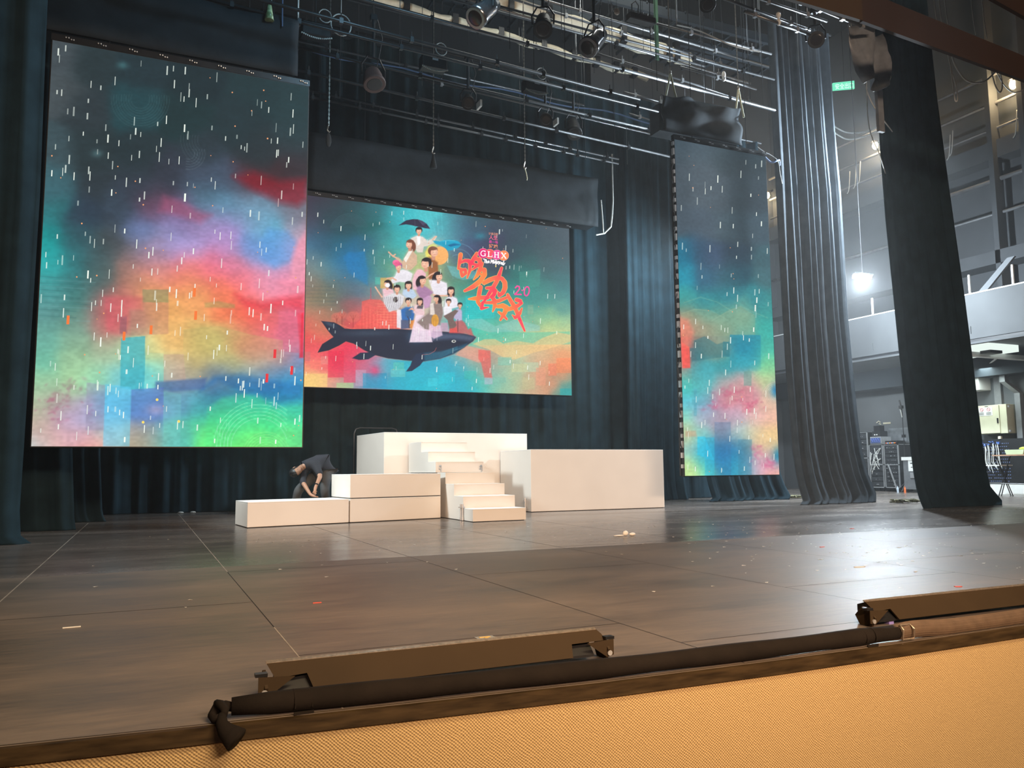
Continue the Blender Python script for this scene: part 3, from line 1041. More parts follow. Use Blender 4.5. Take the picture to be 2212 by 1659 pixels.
# connectors down its left side
for i in range(34):
    z = 0.85 + i * 0.2
    MB().box(9.655, 9.69, 13.2, 13.26, z, z + 0.075 + 0.03 * (i % 3)).build('side_lock', M_alu, rt)
for i in range(9):
    z = 1.2 + i * 0.68
    MB().tube([(9.67, 13.22, z), (9.62, 13.2, z + .12), (9.61, 13.2, z + .3), (9.67, 13.22, z + .45)], .012, 5).build('data_cable', M_cable_dark, rt)

# --- centre screen -----------------------------------------------------
CC = [(660, 413), (1232, 500), (655, 833), (1236, 856)]
zx = lambda x: 640 + x / 3.456
zy = lambda y: 400 + y / 3.456
P_C = """100 90 55 50 65 300 110 50 55 65 450 140 45 75 85 600 160 50 110 120 800 190 60 170 180 1000 230 90 200 205 1200 280 70 110 125 1400 290 55 85 95 1600 310 55 75 85 1900 350 60 75 85 2020 380 75 85 95
90 250 70 70 90 250 230 40 70 80 400 260 35 70 75 560 280 30 85 85 700 300 45 130 135 800 260 40 180 190 900 210 70 190 200 1040 300 60 190 200 1150 350 70 160 175 1300 380 60 90 120 1500 420 60 60 90 1750 430 50 70 85 1950 450 60 80 90
90 450 70 120 150 200 420 45 85 110 350 450 35 100 120 450 500 30 110 170 560 450 45 90 110 680 420 70 150 150 780 420 60 180 180 1100 420 120 170 180 1300 500 70 70 110 1500 560 62 62 82 1650 500 45 70 80 1850 520 60 80 85 2000 550 65 80 90
100 620 130 130 120 220 620 90 140 150 350 640 50 110 150 450 600 30 125 180 560 600 50 110 130 650 560 90 150 120 800 650 140 190 150 1000 600 190 190 120 1180 620 90 130 120 1400 650 60 90 100 1700 650 40 110 105 1900 650 60 100 105 2020 700 60 110 115
90 760 140 110 100 200 780 120 105 75 350 750 90 110 110 480 760 60 110 140 580 760 50 150 160 650 800 110 150 140 850 850 190 190 170 1050 850 190 180 150 1250 760 90 140 110 1400 800 50 130 120 1650 850 45 140 130 1850 800 60 130 125 2030 850 60 120 125
90 900 150 150 110 250 900 70 110 110 400 880 110 90 90 520 880 215 90 90 600 950 230 120 110 700 950 235 160 130 900 950 220 190 170 1100 950 200 180 170 1300 900 30 185 190 1400 950 30 180 180 1600 1000 90 160 150 1800 950 70 150 140 2040 950 90 160 150
100 1000 215 100 90 250 1000 190 130 90 400 980 200 80 75 520 1020 230 60 80 600 1020 235 90 90 1350 1050 60 190 170 1500 1060 60 170 150 1700 1080 130 200 160 1900 1070 170 210 140 2040 1080 200 215 140
90 1130 225 90 80 200 1080 225 120 90 100 1200 225 60 80 300 1220 230 60 85 400 1250 225 50 80 500 1350 210 80 100 1300 1180 90 200 170 1450 1150 150 200 160 1600 1200 220 200 140 1800 1180 235 190 130 2040 1180 220 200 150
100 1300 230 110 110 200 1290 235 90 100 330 1300 230 50 80 450 1330 225 70 100 550 1350 220 90 130 640 1350 150 170 190 720 1380 60 180 190 850 1400 40 170 190 1000 1350 40 160 190 1150 1330 60 150 180 1300 1250 235 160 140 1450 1300 220 110 100 1600 1290 150 190 170 1800 1280 190 180 150 1950 1280 220 150 110 2040 1300 240 140 90
90 1450 240 200 120 200 1460 235 220 140 300 1450 230 80 110 370 1480 150 210 160 480 1440 190 150 180 560 1450 30 140 180 700 1450 20 150 190 900 1480 20 180 200 1100 1450 40 200 210 1200 1450 30 160 190 1350 1400 60 190 180 1500 1400 120 190 170 1650 1420 170 190 150 1800 1450 200 160 130 1950 1450 240 130 90 2040 1500 30 160 160
1200 1000 40 170 175 1200 1080 60 170 160"""
cc = Canvas(CC, 620, 400, 9)
cc.base(parse(P_C, zx, zy), 24, 4)


def zp(*a):
    return [(zx(a[i]), zy(a[i + 1])) for i in range(0, len(a), 2)]


cc.blob(zx(600), zy(290), 22, 10, (30, 95, 95), .6)
cc.blob(zx(1390), zy(385), 12, 7, (50, 130, 150), .8)
cc.poly(zp(360, 520, 400, 485, 450, 490, 520, 480, 545, 640, 545, 740, 480, 700, 400, 640), (25, 120, 185), .5, 3)
for k in range(9):
    cc.line(zp(780 + 40 * k, 210, 900 + 26 * k, 330 + 5 * k), .8, (110, 215, 220), .4, .7)
for k in range(12):
    y = 740 + 14 * k
    cc.line(zp(70, y, 300, y + 6), .9, (140, 125, 100) if k % 2 else (60, 75, 80), .3, .9)
cc.rings(zx(400), zy(340), 22, 42, 7, (60, 95, 105), .55, (zx(250), zy(180), zx(540), zy(300)))
cc.rings(zx(1220), zy(590), 20, 44, 3, (120, 180, 200), .35, (zx(1180), zy(300), zx(1400), zy(700)))
cc.poly(zp(1140, 600, 1250, 620, 1400, 660, 1370, 700, 1260, 712, 1180, 680), (110, 200, 210), .45, 1.2)
cc.poly(zp(1680, 660, 1835, 640, 1830, 770, 1680, 775), (70, 160, 140), .35, .7)
cc.poly(zp(1740, 905, 1782, 905, 1782, 975, 1740, 975), (150, 170, 140), .4, .7)
cc.poly(zp(1280, 830, 1500, 850, 1500, 1000, 1280, 1010), (20, 195, 200), .4, 1.5)
for k in range(14):
    cc.line(zp(1290 + 15 * k, 860 + 5 * (k % 3), 1290 + 15 * k, 1000), .7, (90, 230, 225), .35)
for k in range(10):
    cc.line(zp(1270, 870 + 14 * k, 1520, 880 + 14 * k), .6, (15, 140, 150), .3)
# mountains
cc.poly(zp(1262, 1090, 1300, 1055, 1360, 1075, 1460, 1105, 1560, 1085, 1700, 1110, 2050, 1105, 2055, 1200, 1262, 1200), (60, 190, 165), .45, .8)
cc.poly(zp(1270, 1010, 1400, 1000, 1500, 1060, 1650, 1010, 1830, 1060, 1830, 1100, 1460, 1105, 1300, 1055), (140, 195, 190), .5, .8)
cc.poly(zp(1330, 1190, 1420, 1155, 1500, 1155, 1560, 1190, 1660, 1170, 1780, 1190, 1850, 1150, 1960, 1110, 2055, 1130, 2055, 1180, 1900, 1230, 1780, 1260, 1640, 1310, 1560, 1290, 1450, 1230), (238, 195, 130), .6, .8)
cc.poly(zp(1275, 1200, 1420, 1230, 1460, 1290, 1380, 1330, 1270, 1290, 1200, 1270), (240, 150, 130), .6, 1.5)
cc.poly(zp(1375, 1232, 1465, 1240, 1470, 1400, 1480, 1445, 1420, 1440, 1395, 1330, 1375, 1300), (225, 90, 85), .7, 1.2)
for x, y, w, h, c in ((1710, 1330, 110, 70, (170, 200, 170)), (1520, 1290, 100, 60, (120, 190, 170)), (1890, 1340, 60, 90, (235, 120, 90)), (1950, 1300, 110, 110, (240, 130, 85)),
                      (1620, 1340, 120, 60, (200, 200, 150)), (1800, 1370, 70, 130, (225, 150, 120)), (1700, 1440, 90, 90, (190, 185, 140)), (1975, 1525, 90, 50, (20, 160, 165)),
                      (1420, 1440, 60, 50, (180, 180, 200)), (1500, 1440, 80, 40, (120, 180, 160)), (1270, 1390, 90, 60, (50, 180, 170)), (60, 1235, 50, 70, (200, 110, 110)),
                      (110, 1300, 80, 60, (240, 120, 105)), (190, 1270, 55, 60, (225, 140, 130)), (245, 1230, 120, 200, (228, 35, 72)), (365, 1310, 90, 160, (226, 60, 95)),
                      (455, 1375, 80, 120, (190, 160, 185)), (310, 1470, 130, 40, (160, 210, 140)), (60, 1400, 180, 100, (240, 205, 120)), (740, 1320, 80, 60, (90, 190, 170)),
                      (720, 1370, 110, 60, (110, 195, 190)), (510, 1400, 180, 110, (20, 150, 190)), (1000, 1440, 70, 60, (60, 200, 215)), (1080, 1400, 120, 80, (30, 190, 205))):
    cc.rect(zx(x), zy(y), zx(x + w), zy(y + h), c, .55, .6)
cc.blob(zx(600), zy(1380), 12, 12, (225, 60, 110), .7)
# red town and trees behind the cast
cc.poly(zp(500, 860, 560, 845, 640, 850, 780, 960, 790, 1075, 430, 1068, 455, 1030, 490, 1000, 500, 930), (234, 90, 82), .75, .9)
for k in range(22):
    cc.line(zp(500 + 13 * k, 900 + 20 * (k % 4), 500 + 13 * k, 1065), .6, (250, 150, 120) if k % 2 else (200, 60, 65), .5)
for k in range(9):
    cc.line(zp(600 + 20 * (k % 3), 880 + 20 * k, 790, 885 + 20 * k), .7, (250, 200, 150), .4)
cc.rect(zx(600), zy(680), zx(640), zy(735), (80, 190, 170), .6)
cc.rect(zx(640), zy(684), zx(740), zy(765), (238, 180, 90), .7)
for x, y, r in ((435, 975, 15), (310, 975, 12), (350, 960, 10)):
    cc.ell(zx(x), zy(y), r, r * .8, (220, 110, 95), .55, 2)
    cc.line(zp(x, y + 10, x, y + 80), 1.1, (130, 45, 45), .8)
    for k in (-1, 0, 1):
        cc.line(zp(x, y + 30, x + 22 * k, y - 14), .7, (150, 60, 50), .7)
cc.line(zp(240, 1055, 330, 1030, 420, 1065), 1, (240, 130, 100), .7)
cc.line(zp(568, 760, 568, 850), 1.4, (190, 70, 90), .8)
# whale
WH = zp(190, 1003, 290, 1015, 330, 1035, 370, 1062, 430, 1068, 560, 1068, 760, 1070, 900, 1080, 1100, 1094, 1240, 1106, 1300, 1118, 1340, 1128, 1358, 1140, 1335, 1170, 1270, 1215,
        1190, 1262, 1090, 1296, 970, 1315, 850, 1308, 700, 1290, 600, 1265, 520, 1228, 440, 1178, 380, 1160, 330, 1190, 250, 1226, 165, 1242, 200, 1178, 285, 1126, 245, 1080)
cc.line(WH + WH[:1], 2.2, (245, 120, 90), .45, 1.2)
cc.poly(WH, (24, 34, 56), 1, .7)
cc.poly(zp(970, 1250, 976, 1300, 940, 1345, 880, 1386, 835, 1390, 868, 1345, 884, 1300, 910, 1258), (28, 44, 72), 1, .7)
cc.poly(zp(428, 1286, 490, 1246, 570, 1243, 605, 1265, 550, 1296, 480, 1300), (26, 40, 66), 1, .7)
cc.poly(zp(1000, 1105, 1240, 1112, 1340, 1132, 1356, 1142, 1320, 1170, 1180, 1150, 1000, 1165), (95, 112, 140), .6, 4)
cc.poly(zp(970, 1250, 1100, 1240, 1230, 1205, 1300, 1180, 1270, 1215, 1190, 1262, 1090, 1296, 970, 1315), (20, 88, 118), .7, 2)
for k in range(7):
    cc.line(zp(980, 1262 + 8 * k, 1100, 1250 + 6 * k, 1220, 1205 + 4 * k), .5, (60, 140, 160), .6)
cc.blob(zx(920), zy(1130), 18, 12, (90, 150, 190), .6)
cc.blob(zx(560), zy(1100), 60, 7, (60, 78, 96), .6)
cc.blob(zx(260), zy(1030), 14, 4, (80, 110, 130), .5, .4)
cc.line(zp(960, 1265, 1010, 1262, 1050, 1240, 1062, 1215), .9, (220, 110, 100), .8)
cc.line(zp(1180, 1240, 1260, 1215, 1330, 1175), .9, (150, 160, 170), .5)
cc.ell(zx(1192), zy(1168), 4.6, 2.9, (235, 235, 225), 1, .6)
cc.ell(zx(1193), zy(1168), 2.6, 1.7, (30, 30, 40), 1, .5)
# red coral by the whale's head
cc.poly(zp(1160, 1105, 1180, 1030, 1240, 1000, 1275, 1030, 1300, 1080, 1320, 1070, 1340, 1130, 1280, 1112), (215, 75, 80), .75, 2)

bx = lambda x: 780 + x / 5.53
by = lambda y: 450 + y / 5.53


def bpnt(*a):
    return [(bx(a[i]), by(a[i + 1])) for i in range(0, len(a), 2)]


SK = (232, 176, 148)


def figure(hx, hy, r, hair, torso, col, hair_long=0, side=0, arms=(), shade=None, tilt=0.0):
    rr = r / 5.53
    X, Yh = bx(hx), by(hy)
    if hair_long:
        cc.ell(X + side * rr * .55, Yh + rr * (.35 + hair_long * .4), rr * 1.0, rr * (1.05 + hair_long * .55), hair, 1, .8)
    cc.poly(bpnt(*torso), col, 1, .7)
    if shade:
        cc.poly(bpnt(*torso), shade, .5, 3.5, None)
        cc.poly([(x - 1.5, y - 1.5) for x, y in bpnt(*torso)], col, .45, 3)
    cc.line([(X, Yh + rr * .6), (X, Yh + rr * 1.35)], rr * .75, (205, 146, 120), 1, .6)
    for a in arms:
        cc.line(bpnt(*a), 3.0, SK, 1, .6)
    cc.ell(X + side * rr * .12, Yh - rr * .22, rr * 1.02, rr * .98, hair, 1, .7)
    cc.ell(X - side * rr * .18, Yh + rr * .12, rr * .76, rr * .86, SK, 1, .6, tilt)
    cc.ell(X - side * rr * .3 - rr * .05, Yh + rr * .1, rr * .38, rr * .5, (245, 200, 172), .7, .9)
    cc.ell(X + side * rr * .1, Yh - rr * .72, rr * .86, rr * .36, hair, 1, .7)
    for q in (-.33, .25):
        cc.ell(X - side * rr * .3 + q * rr, Yh + rr * .05, .55, .4, (70, 40, 40), .8, .4)
    cc.line([(X - side * rr * .3 - rr * .22, Yh + rr * .5), (X - side * rr * .3 + rr * .2, Yh + rr * .48)], .6, (170, 60, 60), .8, .4)


BK, BR = (34, 26, 32), (120, 70, 52)
# sun disc and umbrella
cc.ell(bx(960), by(565), 110 / 5.53, 112 / 5.53, (243, 176, 104), 1, .7)
cc.poly(bpnt(790, 520, 830, 440, 880, 408, 940, 440, 900, 520, 840, 600, 800, 570), (244, 222, 96), .8, 2)
cc.poly(bpnt(470, 190, 515, 160, 560, 132, 640, 118, 700, 122, 760, 145, 810, 180, 852, 240, 790, 232, 730, 215, 690, 208, 620, 190, 560, 180), (46, 42, 66), 1, .6)
cc.poly(bpnt(700, 122, 760, 145, 810, 180, 760, 190), (80, 76, 104), .8, .7)
cc.line(bpnt(665, 120, 668, 215), .7, (90, 85, 110), .9)
cc.line(bpnt(700, 122, 765, 192, 850, 240), .6, (100, 95, 120), .8)
# cast, from the top down
figure(715, 262, 40, BK, (620, 350, 690, 320, 760, 335, 820, 385, 870, 365, 912, 330, 925, 345, 890, 410, 820, 445, 775, 450, 760, 520, 700, 520, 640, 420), (236, 226, 216), 0, 0, (), (190, 170, 160))
cc.poly(bpnt(690, 325, 735, 325, 730, 420, 700, 440), (246, 246, 248), .9, .6)
cc.line(bpnt(880, 372, 905, 345, 925, 335), 3, SK, 1)
figure(605, 420, 48, BR, (590, 500, 640, 500, 690, 560, 692, 660, 620, 730, 560, 730, 500, 690, 440, 590, 470, 580, 520, 630), (222, 190, 162), .8, 1, ((350, 510, 400, 560, 450, 585), (400, 560, 430, 540)), (180, 140, 110))
cc.poly(bpnt(590, 505, 640, 500, 560, 640, 530, 600), (244, 240, 232), .9, .7)
figure(890, 520, 58, BR, (840, 580, 880, 600, 940, 650, 948, 800, 900, 850, 840, 850, 830, 700), (164, 104, 62), 0, -1, (), (120, 70, 40))
figure(470, 690, 44, (130, 110, 150), (450, 750, 520, 725, 580, 740, 640, 780, 620, 850, 560, 880, 480, 870, 400, 890, 380, 850, 430, 800), (238, 236, 240), 0, 0, (), (200, 190, 205))
cc.ell(bx(438), by(638), 7.5, 6, (242, 112, 160), 1, .6)
cc.poly(bpnt(400, 650, 470, 620, 510, 660, 440, 690), (232, 90, 140), .9, .6)
cc.line(bpnt(330, 830, 390, 820, 440, 850), 3, SK, 1)
figure(800, 655, 60, BK, (640, 850, 660, 790, 700, 730, 750, 730, 800, 780, 790, 840, 740, 900, 700, 970, 650, 965), (240, 196, 204), 0, 1, (), (214, 150, 165))
figure(950, 815, 50, BK, (840, 860, 900, 860, 980, 870, 1050, 900, 1062, 1030, 1000, 1045, 900, 1040, 870, 950), (238, 232, 238), .9, -1, ((800, 835, 860, 790, 925, 762),), (205, 200, 215))
figure(755, 860, 50, BK, (690, 990, 700, 940, 760, 915, 830, 960, 885, 1005, 830, 1060, 800, 1090, 730, 1060), (176, 132, 168), .5, -1, (), (140, 100, 140))
cc.poly(bpnt(760, 1080, 830, 1040, 870, 1060, 850, 1180, 780, 1200), (196, 150, 190), .9, 1)
figure(335, 895, 42, BK, (280, 960, 330, 945, 400, 965, 425, 1030, 380, 1060, 290, 1055), (238, 196, 204), 1.0, 1, ((190, 930, 225, 985, 270, 1050),), (220, 170, 180))
cc.ell(bx(338), by(910), 5.2, 4.6, (240, 240, 245), 1, .6)
figure(452, 955, 42, BK, (290, 1060, 400, 1010, 470, 1010, 540, 1050, 520, 1130, 470, 1200, 360, 1230, 300, 1130), (226, 224, 226), 0, 0, (), (185, 180, 190))
for k in range(9):
    cc.line(bpnt(300 + 24 * k, 1050, 330 + 20 * k, 1210), .6, (80, 75, 90), .8, .4)
cc.ell(bx(435), by(1085), 5, 6, (50, 38, 40), .9, .8)
figure(590, 915, 44, BK, (530, 970, 590, 955, 650, 975, 690, 1040, 650, 1075, 560, 1060, 520, 1020), (196, 214, 232), .5, 0, (), (150, 175, 205))
figure(1100, 990, 44, BK, (1060, 1070, 1110, 1050, 1170, 1085, 1195, 1180, 1120, 1200, 1030, 1180, 1030, 1110), (238, 234, 242), .8, 0, ((890, 1035, 960, 1045, 1060, 1048),), (205, 200, 215))
figure(590, 1108, 38, BK, (500, 1210, 560, 1180, 650, 1180, 665, 1240, 650, 1330, 590, 1340, 510, 1330), (52, 116, 186), 0, 0, ((600, 1210, 640, 1190),), (30, 80, 140))
cc.poly(bpnt(450, 1200, 500, 1210, 510, 1340, 500, 1430, 450, 1420), (235, 232, 240), .9, 1)
cc.poly(bpnt(500, 1330, 650, 1330, 620, 1430, 500, 1440), (60, 80, 120), .85, 1)
cc.ell(bx(590), by(1250), 7, 9, (60, 90, 120), .6, 2)
cc.line(bpnt(600, 1430, 600, 1330, 580, 1290), 1.3, (70, 40, 30), .9)
cc.poly(bpnt(610, 1340, 680, 1330, 690, 1400, 640, 1440, 605, 1420), (228, 140, 60), .9, 1)
figure(728, 1112, 38, BK, (670, 1160, 720, 1150, 780, 1180, 780, 1270, 720, 1300, 650, 1240), (238, 208, 212), .7, 0, ((620, 1195, 660, 1215),), (220, 170, 175))
cc.poly(bpnt(700, 1160, 770, 1165, 760, 1200, 690, 1195), (60, 60, 70), .8, .8)
cc.poly(bpnt(680, 1270, 790, 1280, 850, 1440, 880, 1600, 600, 1600, 640, 1420), (238, 216, 230), .92, 1.2)
figure(930, 1080, 38, BK, (860, 1150, 930, 1135, 990, 1145, 1010, 1250, 975, 1350, 960, 1450, 880, 1460, 790, 1440, 700, 1360, 770, 1300, 840, 1250), (150, 132, 126), .8, 1, (), (110, 95, 92))
cc.poly(bpnt(850, 1140, 890, 1130, 910, 1280, 850, 1270), (234, 222, 214), .9, 1)
cc.poly(bpnt(840, 1380, 980, 1400, 1000, 1520, 900, 1560, 830, 1520), (236, 200, 224), .8, 1.5)
for k in range(8):
    cc.line(bpnt(650 + 40 * k, 1400, 640 + 42 * k, 1580), .8, (250, 236, 244) if k % 2 else (205, 170, 200), .6, .8)
cc.ell(bx(910), by(1340), 8, 13, (216, 154, 58), 1, .7)
for k in (-1, 0, 1):
    cc.line(bpnt(900 + 20 * k, 1290, 890 + 30 * k, 1400), .7, (160, 100, 40), .7)
figure(1072, 1120, 32, BK, (1010, 1190, 1060, 1165, 1110, 1190, 1110, 1290, 1020, 1290), (240, 236, 242), 0, 0, (), (205, 205, 215))
figure(1208, 1165, 30, BK, (1150, 1230, 1190, 1200, 1230, 1230, 1230, 1340, 1180, 1350, 1130, 1310), (196, 186, 214), 0, 0, (), (160, 150, 190))
cc.poly(bpnt(1010, 1290, 1080, 1255, 1150, 1215, 1190, 1230, 1140, 1290, 1130, 1330, 1170, 1400, 1120, 1455, 1080, 1440, 1060, 1340), (116, 96, 92), 1, .8)
cc.line(bpnt(1182, 1330, 1182, 1480), 1.3, (70, 40, 50), .9)
cc.poly(bpnt(1080, 1440, 1170, 1430, 1180, 1490, 1080, 1490), (226, 80, 74), .8, 1)
cc.poly(bpnt(980, 1370, 1060, 1370, 1080, 1480, 980, 1470), (216, 150, 180), .7, 1.5)
# small blue whale
cc.blob(bx(930), by(410), 14, 9, (190, 210, 190), .5)
cc.poly(bpnt(880, 382, 960, 392, 1030, 378, 1100, 378, 1160, 386, 1200, 405, 1225, 440, 1190, 475, 1130, 500, 1060, 508, 1040, 480, 980, 440, 920, 425), (22, 160, 196), .95, .7)
cc.poly(bpnt(1060, 440, 1140, 420, 1222, 440, 1150, 450, 1090, 460), (10, 90, 140), .8, 1.2)
cc.line(bpnt(960, 394, 1060, 384, 1150, 392), 1, (120, 220, 235), .7)
cc.grain(.07, .04)
cc.rain(150, 662, 430, 1230, 850, big=.62, dots=46)

# title: brush characters, in their own sketch units
tx = lambda x: 960 + x / 6.914
ty = lambda y: 490 + y / 6.914
STROKES = [
    ([(275, 420), (262, 520), (242, 630)], [50, 44, 30]), ([(262, 545), (340, 512), (398, 520), (418, 560), (412, 660), (372, 775)], [30, 40, 48, 46, 40, 16]),
    ([(278, 640), (285, 700), (298, 742)], 38), ([(280, 648), (345, 650), (352, 700), (298, 742)], [34, 40, 38, 36]),
    ([(515, 405), (480, 475), (440, 540)], [34, 54, 50]), ([(490, 480), (560, 505), (560, 570), (500, 610), (445, 655)], [44, 50, 48, 36, 14]),
    ([(450, 560), (520, 585)], 34), ([(590, 560), (560, 660), (520, 740), (468, 800)], [46, 50, 40, 12]),
    ([(560, 650), (630, 655), (632, 730), (560, 830), (460, 905), (335, 965)], [40, 50, 54, 58, 56, 30]), ([(540, 700), (590, 725)], 30),
    ([(885, 632), (852, 730), (812, 830), (760, 920), (700, 1010), (632, 1115)], [30, 46, 50, 50, 44, 30]),
    ([(622, 850), (700, 810), (800, 775), (890, 790), (932, 850), (935, 930), (905, 1000), (850, 1042), (832, 985)], [46, 56, 50, 46, 54, 56, 52, 44, 14]),
    ([(570, 912), (552, 1000), (540, 1080), (530, 1130), (560, 1175), (600, 1230)], [50, 52, 50, 44, 44, 20]), ([(395, 1088), (480, 1082), (580, 1072), (680, 1070)], [16, 44, 50, 46]),
    ([(650, 1100), (600, 1150), (585, 1230), (690, 1215)], [20, 40, 40, 8]),
    ([(662, 928), (740, 928), (788, 970), (770, 1030), (730, 1060)], [34, 46, 54, 50, 40]), ([(735, 1055), (775, 1110), (785, 1190), (752, 1280)], [44, 50, 46, 14]),
    ([(640, 1145), (740, 1145), (840, 1122), (955, 1075)], [30, 40, 46, 34]),
    ([(822, 1205), (900, 1195), (955, 1225), (930, 1300), (865, 1405)], [40, 58, 60, 52, 26]), ([(840, 1290), (900, 1330), (958, 1395)], [26, 40, 24]),
    ([(972, 1030), (1010, 1110), (1055, 1180), (1100, 1270), (1150, 1400), (1222, 1572)], [34, 46, 50, 48, 40, 22]), ([(950, 1258), (1040, 1232), (1110, 1205), (1180, 1160)], [46, 50, 48, 34]),
    ([(1182, 1240), (1150, 1315), (1085, 1375), (1040, 1335)], [18, 40, 40, 10]), ([(1105, 1110), (1160, 1128)], [50, 46])]
for pts_, w_ in STROKES:
    P_ = [(tx(x), ty(y)) for x, y in pts_]
    ws = [q / 6.914 for q in (w_ if isinstance(w_, list) else [w_] * len(pts_))]
    cc.ostroke(P_, [q * 1.2 + 1.3 for q in ws], (250, 196, 96), .004)
for k, (pts_, w_) in enumerate(STROKES):
    P_ = [(tx(x), ty(y)) for x, y in pts_]
    ws = [q / 6.914 for q in (w_ if isinstance(w_, list) else [w_] * len(pts_))]
    cs_ = []
    for i, (x, y) in enumerate(pts_):
        t = (math.sin(x * .011 + y * .006) + math.sin(y * .017 - x * .004)) * .5
        t = min(1, max(0, .45 + .55 * t + (.5 if (k == 10 and i > 3) or (k == 20 and i > 3) or k == 14 else 0)))
        cs_.append((242, int(138 - 76 * t), int(70 + 24 * t)))
    cc.ostroke(P_, [q * 1.2 for q in ws], cs_, .005)
cc.ostroke([(tx(x), ty(y)) for x, y in ((1088, 932), (1112, 905), (1142, 912), (1150, 945), (1118, 990), (1078, 1028), (1120, 1030), (1172, 1032))], 3.0, (240, 72, 150), .005)
cc.odisc(tx(1188), ty(970), 1.7, (240, 72, 150), .005, 10)
cc.ostroke([(tx(1255 + 36 * math.cos(a) - 8 * math.sin(a)), ty(985 + 68 * math.sin(a))) for a in np.linspace(0, 2 * math.pi, 15)], 2.8, (240, 72, 150), .005)
# letter discs
qx = lambda x: 1040 + x / 18.44
qy = lambda y: 500 + y / 18.44
for x, y, c in ((150, 905, (226, 32, 118)), (415, 940, (240, 84, 96)), (700, 975, (232, 70, 152)), (968, 1010, (246, 134, 78))):
    cc.odisc(qx(x), qy(y), 205 / 18.44 * 1.0, (250, 190, 170), .0045)
    cc.odisc(qx(x), qy(y), 196 / 18.44, c, .005)


def qst(pts_, w_):
    cc.ostroke([(qx(x), qy(y)) for x, y in pts_], w_ / 18.44, (255, 250, 250), .0065)


qst([(235, 850), (232, 800)], 22)
qst([(235, 850), (205, 815), (155, 803), (100, 825), (65, 880), (62, 930), (90, 990), (150, 1015), (210, 1005), (232, 985)], 32)
qst([(232, 1010), (232, 930)], 40)
qst([(190, 920), (262, 930)], 20)
qst([(372, 845), (372, 1040)], 42)
qst([(332, 830), (420, 845)], 20)
qst([(335, 1035), (505, 1050)], 26)
qst([(505, 1050), (515, 995)], 20)
for x in (620, 750):
    qst([(x, 870 + (x - 620) * .1), (x + 2, 1070 + (x - 620) * .1)], 40)
    for y in (868, 1075):
        qst([(x - 32, y + (x - 620) * .1 - 2), (x + 34, y + (x - 620) * .1 + 4)], 20)
qst([(620, 965), (750, 978)], 24)
qst([(890, 905), (1050, 1120)], 44)
qst([(1040, 925), (895, 1110)], 26)
for a_, b_ in (((862, 893), (930, 902)), ((1005, 915), (1068, 925)), ((868, 1105), (930, 1112)), ((1015, 1122), (1075, 1128))):
    qst([a_, b_], 20)
# script line under the discs
SCR = ["M170,1140 280,1165", "M225,1150 215,1280", "M275,1160 262,1290", "M262,1230 300,1210 312,1300", "M345,1255 395,1235 375,1205 345,1240 355,1285 400,1280",
       "M470,1165 455,1300", "M470,1165 505,1260 535,1175", "M535,1175 540,1320", "M580,1225 575,1290 600,1310 625,1240", "M590,1180 560,1210",
       "M655,1240 640,1290 665,1330", "M660,1160 655,1370", "M700,1230 690,1310 715,1330 745,1240", "M780,1235 770,1360", "M850,1265 815,1260 805,1320 850,1335",
       "M905,1280 870,1290 872,1350 910,1340 912,1285 915,1380", "M975,1210 950,1340 960,1390 1015,1310"]
for sc_ in SCR:
    qst([tuple(float(v) for v in q.split(',')) for q in sc_[1:].split()], 34)
cc.ostroke([(qx(655), qy(1400)), (qx(655), qy(1450))], 2.2, (240, 220, 130), .005)

ct = led_wall('wide centre LED screen showing a poster of people riding a dark whale', cc, 3.045, 9.60, 17.6, 2.665, 6.90,
              [(3.3 + .37 * i, 0) for i in range(18)])


def screen_text(txt, sx0, sy0, sx1, sy1, col, name='lettering'):
    """Chinese caption on the centre screen, fitted into a sketch box"""
    cu = bpy.data.curves.new(name, 'FONT')
    cu.body = txt
    cu.size = 1.0
    cu.resolution_u = 3
    cu.offset = .018
    o = bpy.data.objects.new(name, cu)
    COL.objects.link(o)
    dg = bpy.context.evaluated_depsgraph_get()
    me = bpy.data.meshes.new_from_object(o.evaluated_get(dg))
    bpy.data.objects.remove(o)
    bpy.data.curves.remove(cu)
    if not me.vertices:
        return
    xs = [v.co.x for v in me.vertices]
    ys = [v.co.y for v in me.vertices]
    ax, bx_, ay, by_ = min(xs), max(xs), min(ys), max(ys)
    for v in me.vertices:
        fx, fy = (v.co.x - ax) / (bx_ - ax), (v.co.y - ay) / (by_ - ay)
        px = sx0 + (sx1 - sx0) * fx
        py = sy1 + (sy0 - sy1) * fy + (sx1 - sx0) * fx * .12
        u, w_ = happly(cc.Hi, px, py)
        v.co = (3.045 + (9.60 - 3.045) * u, 17.6 - .008, 6.90 - (6.90 - 2.665) * w_)
    me.materials.append(emis('letter_%d_%d_%d' % col, s2l(tuple(c / 255 for c in col)), 1.0))
    o = bpy.data.objects.new(name, me)
    COL.objects.link(o)
    o.parent = ct
    o.matrix_parent_inverse = parent_world(ct).inverted()


screen_text('让自己的', qx(375), qy(65), qx(735), qy(165), (240, 160, 130))
screen_text('人生', qx(385), qy(175), qx(730), qy(355), (244, 110, 140))
screen_text('是一场', qx(385), qy(385), qx(735), qy(500), (235, 80, 165))
screen_text('好戏', qx(378), qy(525), qx(735), qy(700), (245, 150, 110))

# ------------------------------------------------------------------ curtains
def interp(tab, z):
    tab = sorted(tab)
    if z <= tab[0][0]:
        return tab[0][1]
    for (a, va), (b, vb) in zip(tab[:-1], tab[1:]):
        if z <= b:
            return va + (vb - va) * (z - a) / (b - a)
    (a, va), (b, vb) = tab[-2:]
    return vb + (vb - va) / (b - a) * (z - b) * 0.4


